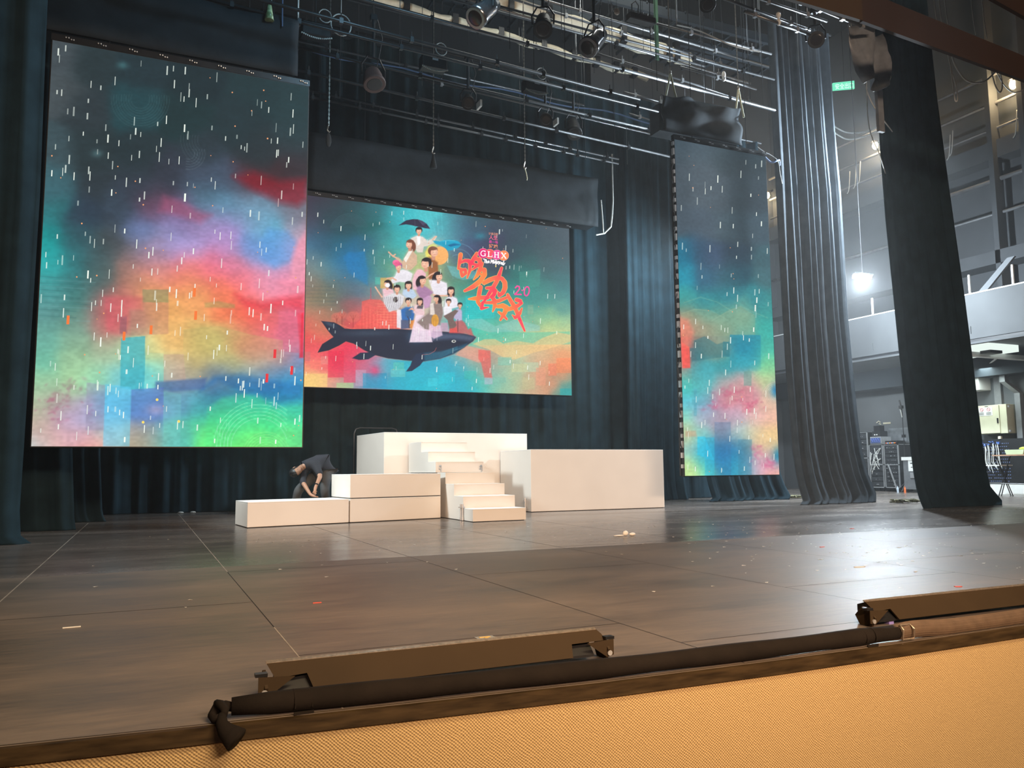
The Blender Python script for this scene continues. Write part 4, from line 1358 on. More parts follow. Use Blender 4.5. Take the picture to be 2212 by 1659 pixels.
def curtain(label, L, R, Y, ztop, folds, amp, m, flare=0.25, seed=1, zbot=0.0, back=None, fw=0.55):
    """pleated cloth hanging between the left and right edge tables (z, x)"""
    rr = random.Random(seed)
    nx = folds * 10
    zs = [zbot, zbot + 0.03, 0.1, 0.22, 0.4, 0.7, 1.2, 2, 3.2, 4.5, 6, 7.5, 9, ztop]
    zs = [z for z in zs if z >= zbot]
    ph = [rr.uniform(0, 6.28) for _ in range(4)]
    wob = []
    acc = 0
    for i in range(nx + 1):
        acc += rr.uniform(.4, 1.6)
        wob.append(acc)
    wob = [w / wob[-1] for w in wob]
    vs = []
    for z in zs:
        xl, xr = interp(L, z), interp(R, z)
        k = z / ztop
        for i in range(nx + 1):
            t = i / nx
            a = wob[i] * folds * 2 * math.pi
            d = math.sin(a + ph[0]) * amp * (0.55 + 0.45 * k) + math.sin(a * .37 + ph[1] + z * .15) * amp * .7 + math.sin(a * 2.3 + ph[2] + z * .3) * amp * .22
            fl = flare * math.exp(-max(0, z - 0.0) / 0.35)
            y = Y + d - fl * (0.35 + .4 * math.sin(t * 3.0 + ph[3]) ** 2)
            vs.append((xl + (xr - xl) * t, y, z + (0.004 if z == zbot else 0)))
    W_ = nx + 1
    fs = [(r * W_ + i, r * W_ + i + 1, (r + 1) * W_ + i + 1, (r + 1) * W_ + i) for r in range(len(zs) - 1) for i in range(nx)]
    root = empty('stage_curtain', ((interp(L, 0) + interp(R, 0)) / 2, Y, zbot), label, 'curtain')
    o = MB().add(vs, fs).build('drape', m, root, smooth=True)
    sd = o.modifiers.new('thickness', 'SOLIDIFY')
    sd.thickness = 0.02
    sd.offset = 1
    pb = MB().cyl((interp(L, ztop) - .1, Y, ztop + .03), (interp(R, ztop) + .1, Y, ztop + .03), .025, 8)
    pb.build('hanging_pipe', M_pipe_dark, root)
    return root


# stage-left-in-picture legs (L) and right legs (R), front to back
curtain('frontmost black leg curtain at the far left edge', [(0, -4.2), (12, -4.2)], [(0, -1.24), (.1, -1.36), (.4, -1.39), (4.5, -1.36), (7, -1.39), (12, -1.42)], 11.75, 11.5, 7, .10, M_curt, .2, 3)
curtain('second black leg curtain, low behind the left LED screen', [(0, -4.2), (12, -4.2)], [(0, -.91), (.17, -.94), (1.3, -1.02), (12, -1.1)], 14.2, 11.5, 8, .07, M_curt, .1, 4)
curtain('third black leg curtain, shortest sliver visible behind left LED screen', [(0, -4.2), (12, -4.2)], [(0, -.57), (.14, -.64), (1.3, -.73), (12, -.8)], 16.3, 11.5, 8, .07, M_curt, .1, 5)
curtain('rightmost black leg curtain, widest and nearest on the right', [(0, 14.28), (.35, 14.25), (1.3, 14.2), (3.2, 14.05), (6.7, 13.87), (10, 13.91)],
        [(0, 16.68), (.11, 16.75), (.4, 16.5), (1, 16.43), (3.9, 16.21), (6.75, 15.88), (8.9, 15.67), (12, 15.5)], 11.75, 11.5, 7, .035, M_curt, .22, 6)
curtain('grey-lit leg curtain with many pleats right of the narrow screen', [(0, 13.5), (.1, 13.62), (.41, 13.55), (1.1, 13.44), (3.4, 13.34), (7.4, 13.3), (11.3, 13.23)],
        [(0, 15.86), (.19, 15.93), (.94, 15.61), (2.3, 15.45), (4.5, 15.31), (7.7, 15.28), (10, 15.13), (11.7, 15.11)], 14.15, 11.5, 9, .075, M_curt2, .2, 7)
curtain('black leg curtain with its hem showing under the narrow right screen', [(0, 12.98), (.1, 13.12), (.62, 13.0), (3, 12.95), (9.4, 12.9)],
        [(0, 15.6), (.1, 15.67), (.6, 15.42), (3, 15.2), (9.4, 15.1)], 16.75, 9.7, 7, .09, M_curt, .15, 8)
curtain('upstage leg curtain between the centre screen and the narrow screen', [(0, 11.66), (10.3, 11.71)], [(0, 13.52), (.17, 13.48), (1, 13.41), (4.85, 13.53), (10.3, 13.5)], 18.3, 10.3, 7, .08, M_curt, .08, 9)
curtain('full-width black backdrop curtain behind the centre LED screen', [(0, -4.5), (13, -4.5)], [(0, 15.0), (13, 15.0)], 18.95, 11.5, 46, .07, M_curt, .06, 10)

# ------------------------------------------------------------------ black wrap cloths over the trusses
def wrap(label, x0, x1, y, z0, z1, dep, sag, seed, m=M_cloth):
    rr = random.Random(seed)
    nx, nz = 26, 10
    ph = [rr.uniform(0, 6.28) for _ in range(5)]
    root = empty('truss_cover', ((x0 + x1) / 2, y, z0), label, 'cloth')

    def P(i, k):
        t, s_ = i / nx, k / nz
        x = x0 + (x1 - x0) * t
        z = z0 + (z1 - z0) * s_
        if k == nz:
            z += sag * (math.sin(t * 9 + ph[0]) * .4 + abs(math.sin(t * 4 + ph[1])) * .5) - sag * .3
        yy = y - .03 + (math.sin(t * 14 + ph[2] + s_ * 2) * .35 + math.sin((t - s_) * 9 + ph[3]) * .65) * sag * .35 * (.3 + s_)
        return (x, yy, z)
    vs = [P(i, k) for k in range(nz + 1) for i in range(nx + 1)]
    fs = [(k * (nx + 1) + i, k * (nx + 1) + i + 1, (k + 1) * (nx + 1) + i + 1, (k + 1) * (nx + 1) + i) for k in range(nz) for i in range(nx)]
    o = MB().add(vs, fs).build('cloth_face', m, root, smooth=True)
    sd = o.modifiers.new('thickness', 'SOLIDIFY')
    sd.thickness = .015
    b_ = MB().box(x0 + .03, x1 - .03, y + .1, y + dep, z0 + .05, z1 - .15)
    b_.build('cloth_back', m, root)
    return root


wrap('large black cloth covering the truss above the left LED screen', -1.62, 2.06, 12.93, 7.26, 8.2, .5, .12, 3)
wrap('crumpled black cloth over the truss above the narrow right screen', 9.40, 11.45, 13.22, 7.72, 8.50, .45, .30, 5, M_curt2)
wrap('long dark cloth over the truss above the centre LED screen', 2.95, 10.45, 17.62, 7.05, 8.35, .5, .1, 8)
cp = MB()
cp.tube([(10.47, 17.45, 7.72), (10.5, 17.45, 7.3), (10.52, 17.45, 6.85)], .016, 6)
cp.tube([(10.3, 17.45, 6.78), (10.55, 17.45, 6.85), (10.75, 17.45, 7.05), (10.8, 17.45, 7.4), (10.83, 17.45, 7.75), (10.83, 17.45, 9.0)], .02, 6)
tag(cp.build('looped_cable', M_cable), 'pale cable looping at the right end of the centre screen', 'cable')

# ------------------------------------------------------------------ platforms and stairs
def oblock(name, corners, z0, z1, label, cat='platform', bev=.006, seam=None, group=None):
    """closed box on four floor corners (front-left, front-right, back-right, back-left)"""
    c = Vector((sum(p[0] for p in corners) / 4, sum(p[1] for p in corners) / 4, z0))
    root = empty(name, c, label, cat, group)
    vs = [(x, y, z0 + .012) for x, y in corners] + [(x, y, z1 - .018) for x, y in corners]
    fs = [(0, 1, 5, 4), (1, 2, 6, 5), (2, 3, 7, 6), (3, 0, 4, 7), (0, 3, 2, 1), (4, 5, 6, 7)]
    MB().add(vs, fs).build('body', M_ply, root, bevel=bev)
    vs = [(x, y, z1 - .018) for x, y in corners] + [(x, y, z1) for x, y in corners]
    MB().add(vs, fs).build('lid', mat('white_top', (.86, .85, .82), .45, noise=.03), root, bevel=.003)
    vs = [(x + (c.x - x) * .02, y + (c.y - y) * .02, z0) for x, y in corners] + [(x + (c.x - x) * .02, y + (c.y - y) * .02, z0 + .012) for x, y in corners]
    MB().add(vs, fs).build('skid', M_black, root)
    return root


th = math.radians(13)
ux, uy = math.cos(th), math.sin(th)
vx, vy = math.sin(math.radians(5)) * -1, math.cos(math.radians(5))
A = (1.47, 13.08)
B = (A[0] + 1.70 * ux, A[1] + 1.70 * uy)
Cc = (A[0] + 3.48 * ux, A[1] + 3.48 * uy)


def bk(p, d):
    return (p[0] + vx * d, p[1] + vy * d)


def lerp(p, q, t):
    return (p[0] + (q[0] - p[0]) * t, p[1] + (q[1] - p[1]) * t)


B2 = lerp(B, Cc, .006)
oblock('stage_platform', [A, lerp(A, B, .994), bk(lerp(A, B, .994), .95), bk(A, .95)], 0, .395, 'lowest white platform block at the left end of the set')
oblock('stage_platform', [B2, Cc, bk(Cc, 1.05), bk(B2, 1.05)], 0, .395, 'lower half of the two stacked white blocks left of the stairs')
oblock('stage_platform', [B2, Cc, bk(Cc, 1.05), bk(B2, 1.05)], .397, .80, 'upper half of the two stacked white blocks left of the stairs')
oblock('stage_platform', [(4.90, 14.37), (5.95, 14.37), (5.95, 16.1), (4.90, 16.1)], 0, .80, 'mid-height landing block hidden between the two white stairs')
oblock('stage_platform', [(4.46, 16.2), (7.72, 16.25), (7.66, 18.0), (4.33, 18.0)], 0, 1.64, 'tallest white platform at the back of the set')
rb = oblock('stage_platform', [(7.085, 14.75), (10.30, 14.78), (10.30, 16.15), (7.03, 16.15)], 0, 1.255, 'long high white platform at the right end of the set')


def latch(parent, x, y, z, sx=1):
    l = MB()
    l.cyl((x, y, z - .02), (x, y, z + .03), .022, 8)
    l.cyl((x, y, z + .03), (x, y, z + .2), .014, 8)
    l.cyl((x, y, z + .2), (x, y, z + .25), .019, 8)
    l.box(x - .05, x + .03, y - .008, y + .006, z + .19, z + .205)
    l.box(x + .03 * sx - .012, x + .03 * sx + .012, y - .012, y + .012, z + .07, z + .21)
    return l.build('latch', M_alu, parent)


latch(rb, 7.035, 14.93, .03)


def stairs(label, x0, x1, yf, z0, rise, tread, nstep, yb, m=M_ply, foot=True):
    root = empty('stage_stairs', ((x0 + x1) / 2, yf, z0), label, 'stairs', None)
    pts = [(yf, z0 + .012)]
    for i in range(nstep):
        pts += [(yf + i * tread, z0 + (i + 1) * rise), (yf + (i + 1) * tread, z0 + (i + 1) * rise)]
    pts[-1] = (yb, z0 + nstep * rise)
    pts.append((yb, z0 + .012))
    sk = .04
    b_ = MB().prism(pts, lambda p: (x0, p[0], p[1]), lambda p: (x1, p[0] + sk, p[1]))
    b_.build('body', m, root)
    for i in range(nstep):
        y0_, y1_ = yf + i * tread, (yf + (i + 1) * tread if i < nstep - 1 else yb)
        z = z0 + (i + 1) * rise
        MB().add([(x0, y0_ - .004, z + .001), (x1, y0_ + sk - .004, z + .001), (x1, y1_ + sk, z + .001), (x0, y1_, z + .001),
                  (x0, y0_ - .004, z + .011), (x1, y0_ + sk - .004, z + .011), (x1, y1_ + sk, z + .011), (x0, y1_, z + .011)],
                 [(0, 3, 2, 1), (4, 5, 6, 7), (0, 1, 5, 4), (1, 2, 6, 5), (2, 3, 7, 6), (3, 0, 4, 7)]).build('tread', MATS['white_top'], root)
    MB().box(x0 + .03, x1 - .03, yf + .05, yb - .05, z0, z0 + .012).build('skid', M_black, root)
    return root


s1 = stairs('lower white stairs with four steps standing on the stage floor', 4.95, 5.93, 12.52, 0, .20, .445, 4, 14.3)
latch(s1, 4.93, 13.02, .03)
latch(s1, 4.93, 12.94, .03)
s2 = stairs('upper white stairs with three steps on the landing before the tallest platform', 4.95, 5.93, 14.39, .802, .20, .44, 3, 16.08)
for x in (5.04, 5.86):
    l = MB()
    l.box(x - .035, x + .0, 14.365, 14.38, .87, .90)
    l.box(x, x + .018, 14.36, 14.38, .83, .93)
    l.cyl((x - .03, 14.37, .93), (x + .01, 14.37, .94), .012, 6)
    l.build('latch', M_alu, s2)
# guard rail hoop behind the tall platform
hoop = [(4.32, 18.22, .02)] + [(4.32, 18.22, 1.70 - .0), (4.36, 18.22, 1.80), (4.45, 18.22, 1.83)] + [(5.2, 18.22, 1.83), (5.3, 18.22, 1.80), (5.33, 18.22, 1.7), (5.33, 18.22, .02)]
tag(MB().tube(hoop, .018, 8).build('guard_rail', M_pipe_dark, smooth=True), 'thin dark guard rail hoop rising behind the tallest platform', 'rail')

# ------------------------------------------------------------------ person
def skin_mesh(name, nodes, edges, m, parent, sub=2):
    """nodes: dict key -> (x,y,z,r); grows a surface over the edges"""
    keys = list(nodes)
    me = bpy.data.meshes.new(name)
    me.from_pydata([nodes[k][:3] for k in keys], [(keys.index(a), keys.index(b)) for a, b in edges], [])
    o = bpy.data.objects.new(name, me)
    COL.objects.link(o)
    sk = o.modifiers.new('skin', 'SKIN')
    sk.use_smooth_shade = True
    sv = me.skin_vertices[0].data
    for i, k in enumerate(keys):
        r = nodes[k][3]
        sv[i].radius = (r, r) if not isinstance(r, tuple) else r
        sv[i].use_root = (i == 0)
    su = o.modifiers.new('sub', 'SUBSURF')
    su.levels = sub
    su.render_levels = sub
    me.materials.append(m)
    o.parent = parent
    o.matrix_parent_inverse = parent_world(parent).inverted()
    return o


PDX = -.19
pr_ = empty('person', (3.05, 15.1, 0), 'person in dark shirt and grey trousers bending over behind the low platform', 'person')
Nn = {'pelvis': (3.20, 15.08, .90, .12), 'waist': (3.13, 15.03, .98, .115), 'chest': (2.99, 14.97, 1.02, .13), 'neckb': (2.85, 14.90, .98, .075), 'neck': (2.775, 14.86, .92, .055),
      'hipl': (3.11, 15.16, .84, .095), 'kneel': (2.74, 15.0, .52, .07), 'calfl': (2.72, 15.1, .33, .055), 'anklel': (2.74, 15.2, .09, .042), 'footl': (2.68, 15.1, .04, .04), 'toel': (2.6, 14.99, .03, .03),
      'hipr': (3.24, 15.0, .84, .095), 'kneer': (3.18, 14.82, .5, .07), 'calfr': (3.24, 14.95, .3, .055), 'ankler': (3.27, 15.06, .09, .042), 'footr': (3.22, 14.96, .04, .04), 'toer': (3.16, 14.84, .03, .03),
      'shr': (2.99, 14.80, .97, .065), 'elr': (3.05, 14.58, .77, .046), 'wrr': (2.935, 14.36, .60, .028), 'palmr': (2.905, 14.31, .54, .034),
      'shl': (2.86, 15.04, .95, .065), 'ell': (2.76, 14.72, .68, .046), 'wrl': (2.845, 14.38, .455, .028), 'palml': (2.90, 14.33, .425, .032)}
Ed = [('pelvis', 'waist'), ('waist', 'chest'), ('chest', 'neckb'), ('neckb', 'neck'), ('pelvis', 'hipl'), ('hipl', 'kneel'), ('kneel', 'calfl'), ('calfl', 'anklel'), ('anklel', 'footl'), ('footl', 'toel'),
      ('pelvis', 'hipr'), ('hipr', 'kneer'), ('kneer', 'calfr'), ('calfr', 'ankler'), ('ankler', 'footr'), ('footr', 'toer'),
      ('chest', 'shr'), ('shr', 'elr'), ('elr', 'wrr'), ('wrr', 'palmr'), ('chest', 'shl'), ('shl', 'ell'), ('ell', 'wrl'), ('wrl', 'palml')]
# fingers: five each, unequal and bent down onto the work
for sd_, base, dirs in (('r', (2.905, 14.31, .54), [(-.028, .0, -.045), (-.012, -.012, -.06), (.006, -.014, -.066), (.020, -.010, -.058), (.032, .004, -.03)]),
                        ('l', (2.90, 14.33, .425), [(.05, -.030, -.006), (.062, -.012, -.010), (.066, .006, -.012), (.056, .022, -.012), (.022, -.040, -.004)])):
    for k, (dx, dy, dz) in enumerate(dirs):
        a_, b2, c2 = f'f{sd_}{k}a', f'f{sd_}{k}b', f'f{sd_}{k}c'
        Nn[a_] = (base[0] + dx * .5, base[1] + dy * .7, base[2] + dz * .5, .010)
        Nn[b2] = (base[0] + dx, base[1] + dy, base[2] + dz, .0085)
        Nn[c2] = (base[0] + dx * 1.15, base[1] + dy * 1.1 + .004, base[2] + dz * 1.35, .007)
        Ed += [('palm' + sd_, a_), (a_, b2), (b2, c2)]
body = skin_mesh('body', Nn, Ed, M_skin, pr_)
# head with face, tilted down to the left
hm = Matrix.Translation((2.665, 14.81, .855)) @ Euler((math.radians(18), math.radians(-118), math.radians(12))).to_matrix().to_4x4()
hb = MB()
rings_ = [(-.115, .030, .035), (-.10, .055, .062), (-.07, .066, .078), (-.03, .072, .090), (.01, .076, .096), (.05, .075, .096), (.085, .062, .080), (.11, .035, .045), (.12, .01, .012)]
vs, fs = [], []
nn = 20
for z, rx_, ry_ in rings_:
    for j in range(nn):
        t = 2 * math.pi * j / nn
        x_, y_ = rx_ * math.sin(t), -ry_ * math.cos(t)
        if j in (0, 1, nn - 1) and -.05 < z < .02:
            y_ -= .018 if j == 0 and z < 0 else .006       # nose
        if j in (2, nn - 2) and 0 < z < .06:
            y_ += .006                                        # eye sockets
        vs.append(hm @ Vector((x_, y_, z)))
for i in range(len(rings_) - 1):
    for j in range(nn):
        fs.append((i * nn + j, i * nn + (j + 1) % nn, (i + 1) * nn + (j + 1) % nn, (i + 1) * nn + j))
fs += [tuple(range(nn - 1, -1, -1)), tuple((len(rings_) - 1) * nn + j for j in range(nn))]
hb.add(vs, fs)
for sx in (-1, 1):
    hb.ell(hm @ Vector((sx * .078, .01, -.005)), .012, .022, .032, 8, 6, hm)
hb.cyl(hm @ Vector((0, .02, -.07)), (2.79, 14.87, .93), .052, 12, .058)
hb.build('head', M_skin, pr_, smooth=True)
ey_ = MB()
for sx in (-1, 1):
    ey_.ell(hm @ Vector((sx * .03, -.084, .015)), .011, .006, .006, 8, 6, hm)
ey_.build('eye', M_lens, pr_)
MB().box(-.022, .022, -.087, -.078, -.062, -.054, hm).build('mouth', mat('lips', (.35, .12, .10), .5, noise=.1), pr_)
hr = MB()
vs, fs = [], []
for z, rx_, ry_ in ((-.05, .074, .098), (-.01, .082, .104), (.04, .084, .108), (.08, .076, .098), (.11, .050, .066), (.13, .015, .02)):
    for j in range(nn + 1):
        t = math.radians(62 + (360 - 124) * j / nn) if z < .055 else 2 * math.pi * j / nn
        vs.append(hm @ Vector((rx_ * math.sin(t), -ry_ * math.cos(t), z)))
for i in range(5):
    for j in range(nn):
        fs.append((i * (nn + 1) + j, i * (nn + 1) + j + 1, (i + 1) * (nn + 1) + j + 1, (i + 1) * (nn + 1) + j))
ho = hr.add(vs, fs).build('hair', M_hair, pr_, smooth=True)
ho.modifiers.new('t', 'SOLIDIFY').thickness = .012
# shirt with short sleeves, trousers
Sn = {'p': (3.21, 15.08, .925, .165), 'w': (3.13, 15.03, 1.01, .165), 'c': (2.98, 14.95, 1.02, .19), 'n': (2.87, 14.90, .97, .135), 'col': (2.80, 14.875, .945, .085), 'hem': (3.26, 15.10, .83, .175),
      'sr': (2.99, 14.79, .97, .10), 'ur': (3.03, 14.66, .86, .066), 'er': (3.055, 14.585, .77, .064),
      'sl': (2.86, 15.03, .945, .10), 'ul': (2.80, 14.86, .80, .066), 'el': (2.765, 14.73, .68, .062), 'fl': (2.79, 14.63, .615, .060)}
skin_mesh('shirt', Sn, [('p', 'w'), ('w', 'c'), ('c', 'n'), ('n', 'col'), ('p', 'hem'), ('c', 'sr'), ('sr', 'ur'), ('ur', 'er'), ('c', 'sl'), ('sl', 'ul'), ('ul', 'el'), ('el', 'fl')], M_shirt, pr_)
Tn = {'p': (3.215, 15.085, .88, .155), 'l1': (3.10, 15.15, .80, .112), 'l2': (2.92, 15.08, .66, .10), 'l3': (2.74, 15.0, .52, .088), 'l4': (2.715, 15.1, .3, .075), 'l5': (2.74, 15.2, .10, .065),
      'r1': (3.25, 15.0, .80, .112), 'r2': (3.2, 14.9, .66, .10), 'r3': (3.18, 14.82, .5, .088), 'r4': (3.24, 14.95, .3, .075), 'r5': (3.27, 15.06, .1, .065)}
skin_mesh('trousers', Tn, [('p', 'l1'), ('l1', 'l2'), ('l2', 'l3'), ('l3', 'l4'), ('l4', 'l5'), ('p', 'r1'), ('r1', 'r2'), ('r2', 'r3'), ('r3', 'r4'), ('r4', 'r5')], M_trouser, pr_)
MB().cyl((2.952, 14.388, .624), (2.942, 14.372, .610), .036, 12).build('wrist_watch', M_blackmetal, pr_)

pr_.location.x += PDX

# ------------------------------------------------------------------ things along the stage lip
def footlight(label, x0, x1, y, mirror=False, scale=1.0):
    root = empty('footlight_bar', ((x0 + x1) / 2, y, 0), label, 'light bar')
    # sloped front plate with both lower corners cut away
    t = .012
    h0, h1 = .030, .128
    n0, n1 = .15, .18
    def fp(x, z, off=0):
        s_ = (z - h0) / (h1 - h0)
        return (x, y - .055 + .075 * s_ + off, z)
    plate = [(x0 + .03, .075), (x0 + n0, .082), (x0 + n0 + .02, h0), (x1 - n1, h0), (x1 - n1 + .015, .08), (x1 + .01, .082), (x1, h1 - .02), (x1 - .02, h1), (x0, h1)]
    MB().prism(plate, lambda p: fp(p[0], p[1]), lambda p: fp(p[0], p[1], t)).build('front_plate', M_bar, root)
    MB().add([(x0, y + .018, h1), (x1 - .02, y + .018, h1), (x1 - .02, y + .032, h1 + .006), (x0, y + .032, h1 + .006),
              (x0, y + .018, h1 - .004), (x1 - .02, y + .018, h1 - .004), (x1 - .02, y + .032, h1 - .002), (x0, y + .032, h1 - .002)],
             [(0, 1, 2, 3), (4, 7, 6, 5), (0, 4, 5, 1), (3, 2, 6, 7), (1, 5, 6, 2), (0, 3, 7, 4)]).build('top_lip', M_bar_edge, root)
    MB().prism([(y + .03, h1 - .004), (y + .11, h1 - .03), (y + .11, .02), (y - .03, .02), (y - .03, .03), (y + .02, .08)],
               lambda p: (x0 + .04, p[0], p[1]), lambda p: (x1 - .06, p[0], p[1])).build('housing', M_blackmetal, root)
    for sx, xx in ((-1, x0), (1, x1)):
        br = MB()
        br.prism([(y - .02, .09), (y + .03, .10), (y + .08, .05), (y + .05, .002), (y - .03, .002), (y - .055, .05)],
                 lambda p: (xx + sx * .0, p[0], p[1]), lambda p: (xx + sx * .012, p[0], p[1]))
        br.prism([(xx - sx * .10, .082), (xx + sx * .035, .090), (xx + sx * .035, .022), (xx + sx * .0, .014)],
                 lambda p: (p[0], y - .045, p[1]), lambda p: (p[0], y - .040, p[1]))
        b_ = br.build('end_bracket', M_bar, root)
        MB().cyl((xx + sx * .012, y - .052, .032), (xx + sx * .012, y - .03, .032), .012, 10).build('bolt', M_alu, b_)
        MB().box(min(xx, xx + sx * .045), max(xx, xx + sx * .045), y - .035, y + .0, .088, .100).build('tab', M_blackmetal, b_)
    MB().box(x0 + .13, x0 + .165, y - .02, y + .01, .001, .03).build('cable_plug', mat('lilac_plug', (.25, .22, .55), .5, noise=.1), root)
    return root


footlight('long bronze footlight bar lying on the stage lip, left of centre', .455, 1.935, 3.30)
footlight('bronze footlight bar on the stage lip running off the right edge', 3.60, 5.9, 3.30)

# black sleeve along the lip with a knotted end, ribbed brown hose beside it
def lipx(x0, x1, n_, dy, zc, r):
    return [(x0 + (x1 - x0) * i / n_, lip_y(x0 + (x1 - x0) * i / n_) + dy, zc) for i in range(n_ + 1)]


sl = empty('cable_sleeve', (1.8, 3.03, 0), 'black cloth cable sleeve along the stage edge with knotted left end', 'cable cover')
pts_ = lipx(.31, 3.42, 24, .045, .041, 0)
rs = [.030, .038] + [.039 + .002 * math.sin(i) for i in range(len(pts_) - 4)] + [.036, .036]
MB().tube(pts_, rs, 14).build('sleeve', M_sleeve, sl, smooth=True)
kn = MB()
kn.tube([(.325, 3.09, .036), (.29, 3.10, .045), (.262, 3.10, .040), (.248, 3.085, .02), (.255, 3.06, .012), (.27, 3.04, .024)], [.016, .018, .02, .018, .016, .014], 8)
kn.tube([(.262, 3.11, .055), (.27, 3.075, .058), (.285, 3.05, .045), (.28, 3.04, .025)], [.012, .016, .015, .012], 8)
kn.build('knot', M_sleeve, sl, smooth=True)
tl = MB()
prof = [(.275, 3.045, .03, .014), (.272, 3.02, .01, .020), (.283, 3.005, -.010, .028), (.300, 2.992, -.026, .036), (.318, 2.978, -.040, .043)]
tl.tube([p[:3] for p in prof], [p[3] for p in prof], 12)
tl.build('loose_end', M_sleeve, sl, smooth=True)
for xb in (.52, 3.18):
    st = MB()
    yb = lip_y(xb) + .045
    ring = []
    for q in range(9):
        a_ = math.radians(200 - q * 25)
        ring.append((xb, yb + .042 * math.cos(a_), .036 + .042 * math.sin(a_)))
    st.tube(ring, .003, 5)
    st.tube([(p[0] + .06, p[1], p[2]) for p in ring], .003, 5)
    st.box(xb - .005, xb + .065, yb - .047, yb - .04, .0, .01)
    st.build('strap', M_sleeve, sl)
rh = empty('ribbed_hose', (4.2, 3.0, 0), 'flat ribbed brown hose on the stage lip in front of right footlight', 'hose')
hz = MB()
nseg = 40
prf = []
for k in range(40):
    a_ = math.pi * 2 * k / 40
    prf.append((.030 * math.cos(a_) * (1), .040 * math.sin(a_) + (.0022 if k % 2 else -.0022)))
vs, fs = [], []
for i in range(nseg + 1):
    x = 3.36 + (5.9 - 3.36) * i / nseg
    zc = .036 + .012 * math.exp(-((x - 3.55) / .15) ** 2) - .006 * math.sin((x - 3.4) * 2.6)
    sc_ = 1.0 if i > 1 else .8 + .1 * i
    for dy_, dz_ in prf:
        vs.append((x, lip_y(x) + .040 + dy_ * sc_, max(.001, zc + dz_ * sc_)))
for i in range(nseg):
    for k in range(40):
        fs.append((i * 40 + k, i * 40 + (k + 1) % 40, (i + 1) * 40 + (k + 1) % 40, (i + 1) * 40 + k))
fs += [tuple(range(39, -1, -1)), tuple(nseg * 40 + k for k in range(40))]
hz.add(vs, fs).build('hose', mat('ribbed_brown_rubber', (.105, .068, .042), .55, noise=.15, nscale=20), rh)
MB().tube([(3.42, 2.932, .012), (3.42, 2.925, .06), (3.42, 2.945, .078), (3.49, 2.948, .078), (3.495, 2.925, .06), (3.495, 2.93, .012)], .0045, 6, True).build('buckle', M_bar_edge, rh)

# ------------------------------------------------------------------ litter on the stage
def flake_mesh(s_):
    b_ = MB()
    b_.add([(-.016 * s_, -.010, .0012), (.014 * s_, -.012, .0025), (.017 * s_, .009, .0015), (-.012 * s_, .011, .004),
            (-.016 * s_, -.010, .0006), (.014 * s_, -.012, .0019), (.017 * s_, .009, .0009), (-.012 * s_, .011, .0034)],
           [(0, 1, 2, 3), (4, 7, 6, 5), (0, 4, 5, 1), (1, 5, 6, 2), (2, 6, 7, 3), (3, 7, 4, 0)])
    return b_


fl0 = flake_mesh(1).build('paper_flake', M_paper)
tag(fl0, 'small white paper flake scattered on the stage floor', 'paper flake', 'paper flakes on the stage floor')
rr = random.Random(11)
spots = []
while len(spots) < 205:
    q = rr.random()
    if q < .45:
        x, y = rr.gauss(7.2, 1.5), rr.gauss(8.2, 1.3)
    elif q < .75:
        x, y = rr.gauss(6.6, 1.1), rr.gauss(5.6, .9)
    elif q < .9:
        x, y = rr.gauss(1.0, 1.3), rr.gauss(9.5, 2.0)
    else:
        x, y = rr.uniform(-.5, 9), rr.uniform(4.3, 12)
    if y < lip_y(x) + .6 or y > 12.3 or (y > 11.8 and 1 < x < 6) or x < -.9:
        continue
    spots.append((x, y))
for i, (x, y) in enumerate(spots):
    o = fl0 if i == 0 else fl0.copy()
    if i:
        COL.objects.link(o)
    o.location = (x, y, .0006)
    o.rotation_euler = (0, 0, rr.uniform(0, 6.28))
    k = rr.uniform(.5, 1.15)
    o.scale = (k, k, 1)
ts = empty('crumpled_tissue', (5.63, 8.95, 0), 'crumpled white tissue lying on the glossy floor right of the stairs', 'tissue')
t_ = MB()
t_.ell((5.625, 8.95, .036), .042, .03, .035, 10, 7)
t_.ell((5.715, 8.93, .022), .05, .03, .022, 10, 7)
t_.ell((5.53, 8.95, .011), .085, .022, .010, 10, 6)
tq = t_.build('tissue', M_paper, ts, smooth=True)
dm = tq.modifiers.new('crumple', 'DISPLACE')
tx_ = bpy.data.textures.new('crumple', 'CLOUDS')
tx_.noise_scale = .03
dm.texture = tx_
dm.strength = .008
dm.mid_level = .6
for x, y, w_, h_, rz, m_, lab in ((8.955, 8.41, .07, .03, .3, M_red, 'red scrap on the floor, farthest of the red scraps'), (6.646, 6.66, .055, .018, 0, M_red, 'pink-red strip lying on the floor right of centre'),
                                  (5.30, 4.05, .05, .02, -.4, M_red, 'red scrap nearest the right footlight bar'), (-.336, 5.26, .09, .012, .05, M_paper, 'thin white strip on the floor near the left edge'),
                                  (1.065, 5.47, .055, .008, .02, M_red, 'thin pale red strip on the floor below the blocks'), (5.6, 5.2, .10, .016, -.25, M_paper, 'long white paper sliver on the floor at right')):
    o = MB().box(-w_ / 2, w_ / 2, -h_ / 2, h_ / 2, 0, .005).build('floor_scrap', m_)
    o.location = (x, y, .001)
    o.rotation_euler = (0, 0, rz)
    tag(o, lab, 'scrap')
tp = empty('tape_mark', (1.63, 3.95, 0), 'clear tape patch with yellow T mark behind the left footlight', 'tape mark')
MB().box(1.58, 1.68, 3.90, 3.99, .0012, .0022).build('clear_patch', M_tape, tp)
MB().box(1.60, 1.66, 3.955, 3.975, .0023, .0032).box(1.622, 1.640, 3.915, 3.957, .0023, .0032).build('yellow_mark', M_yellow, tp)
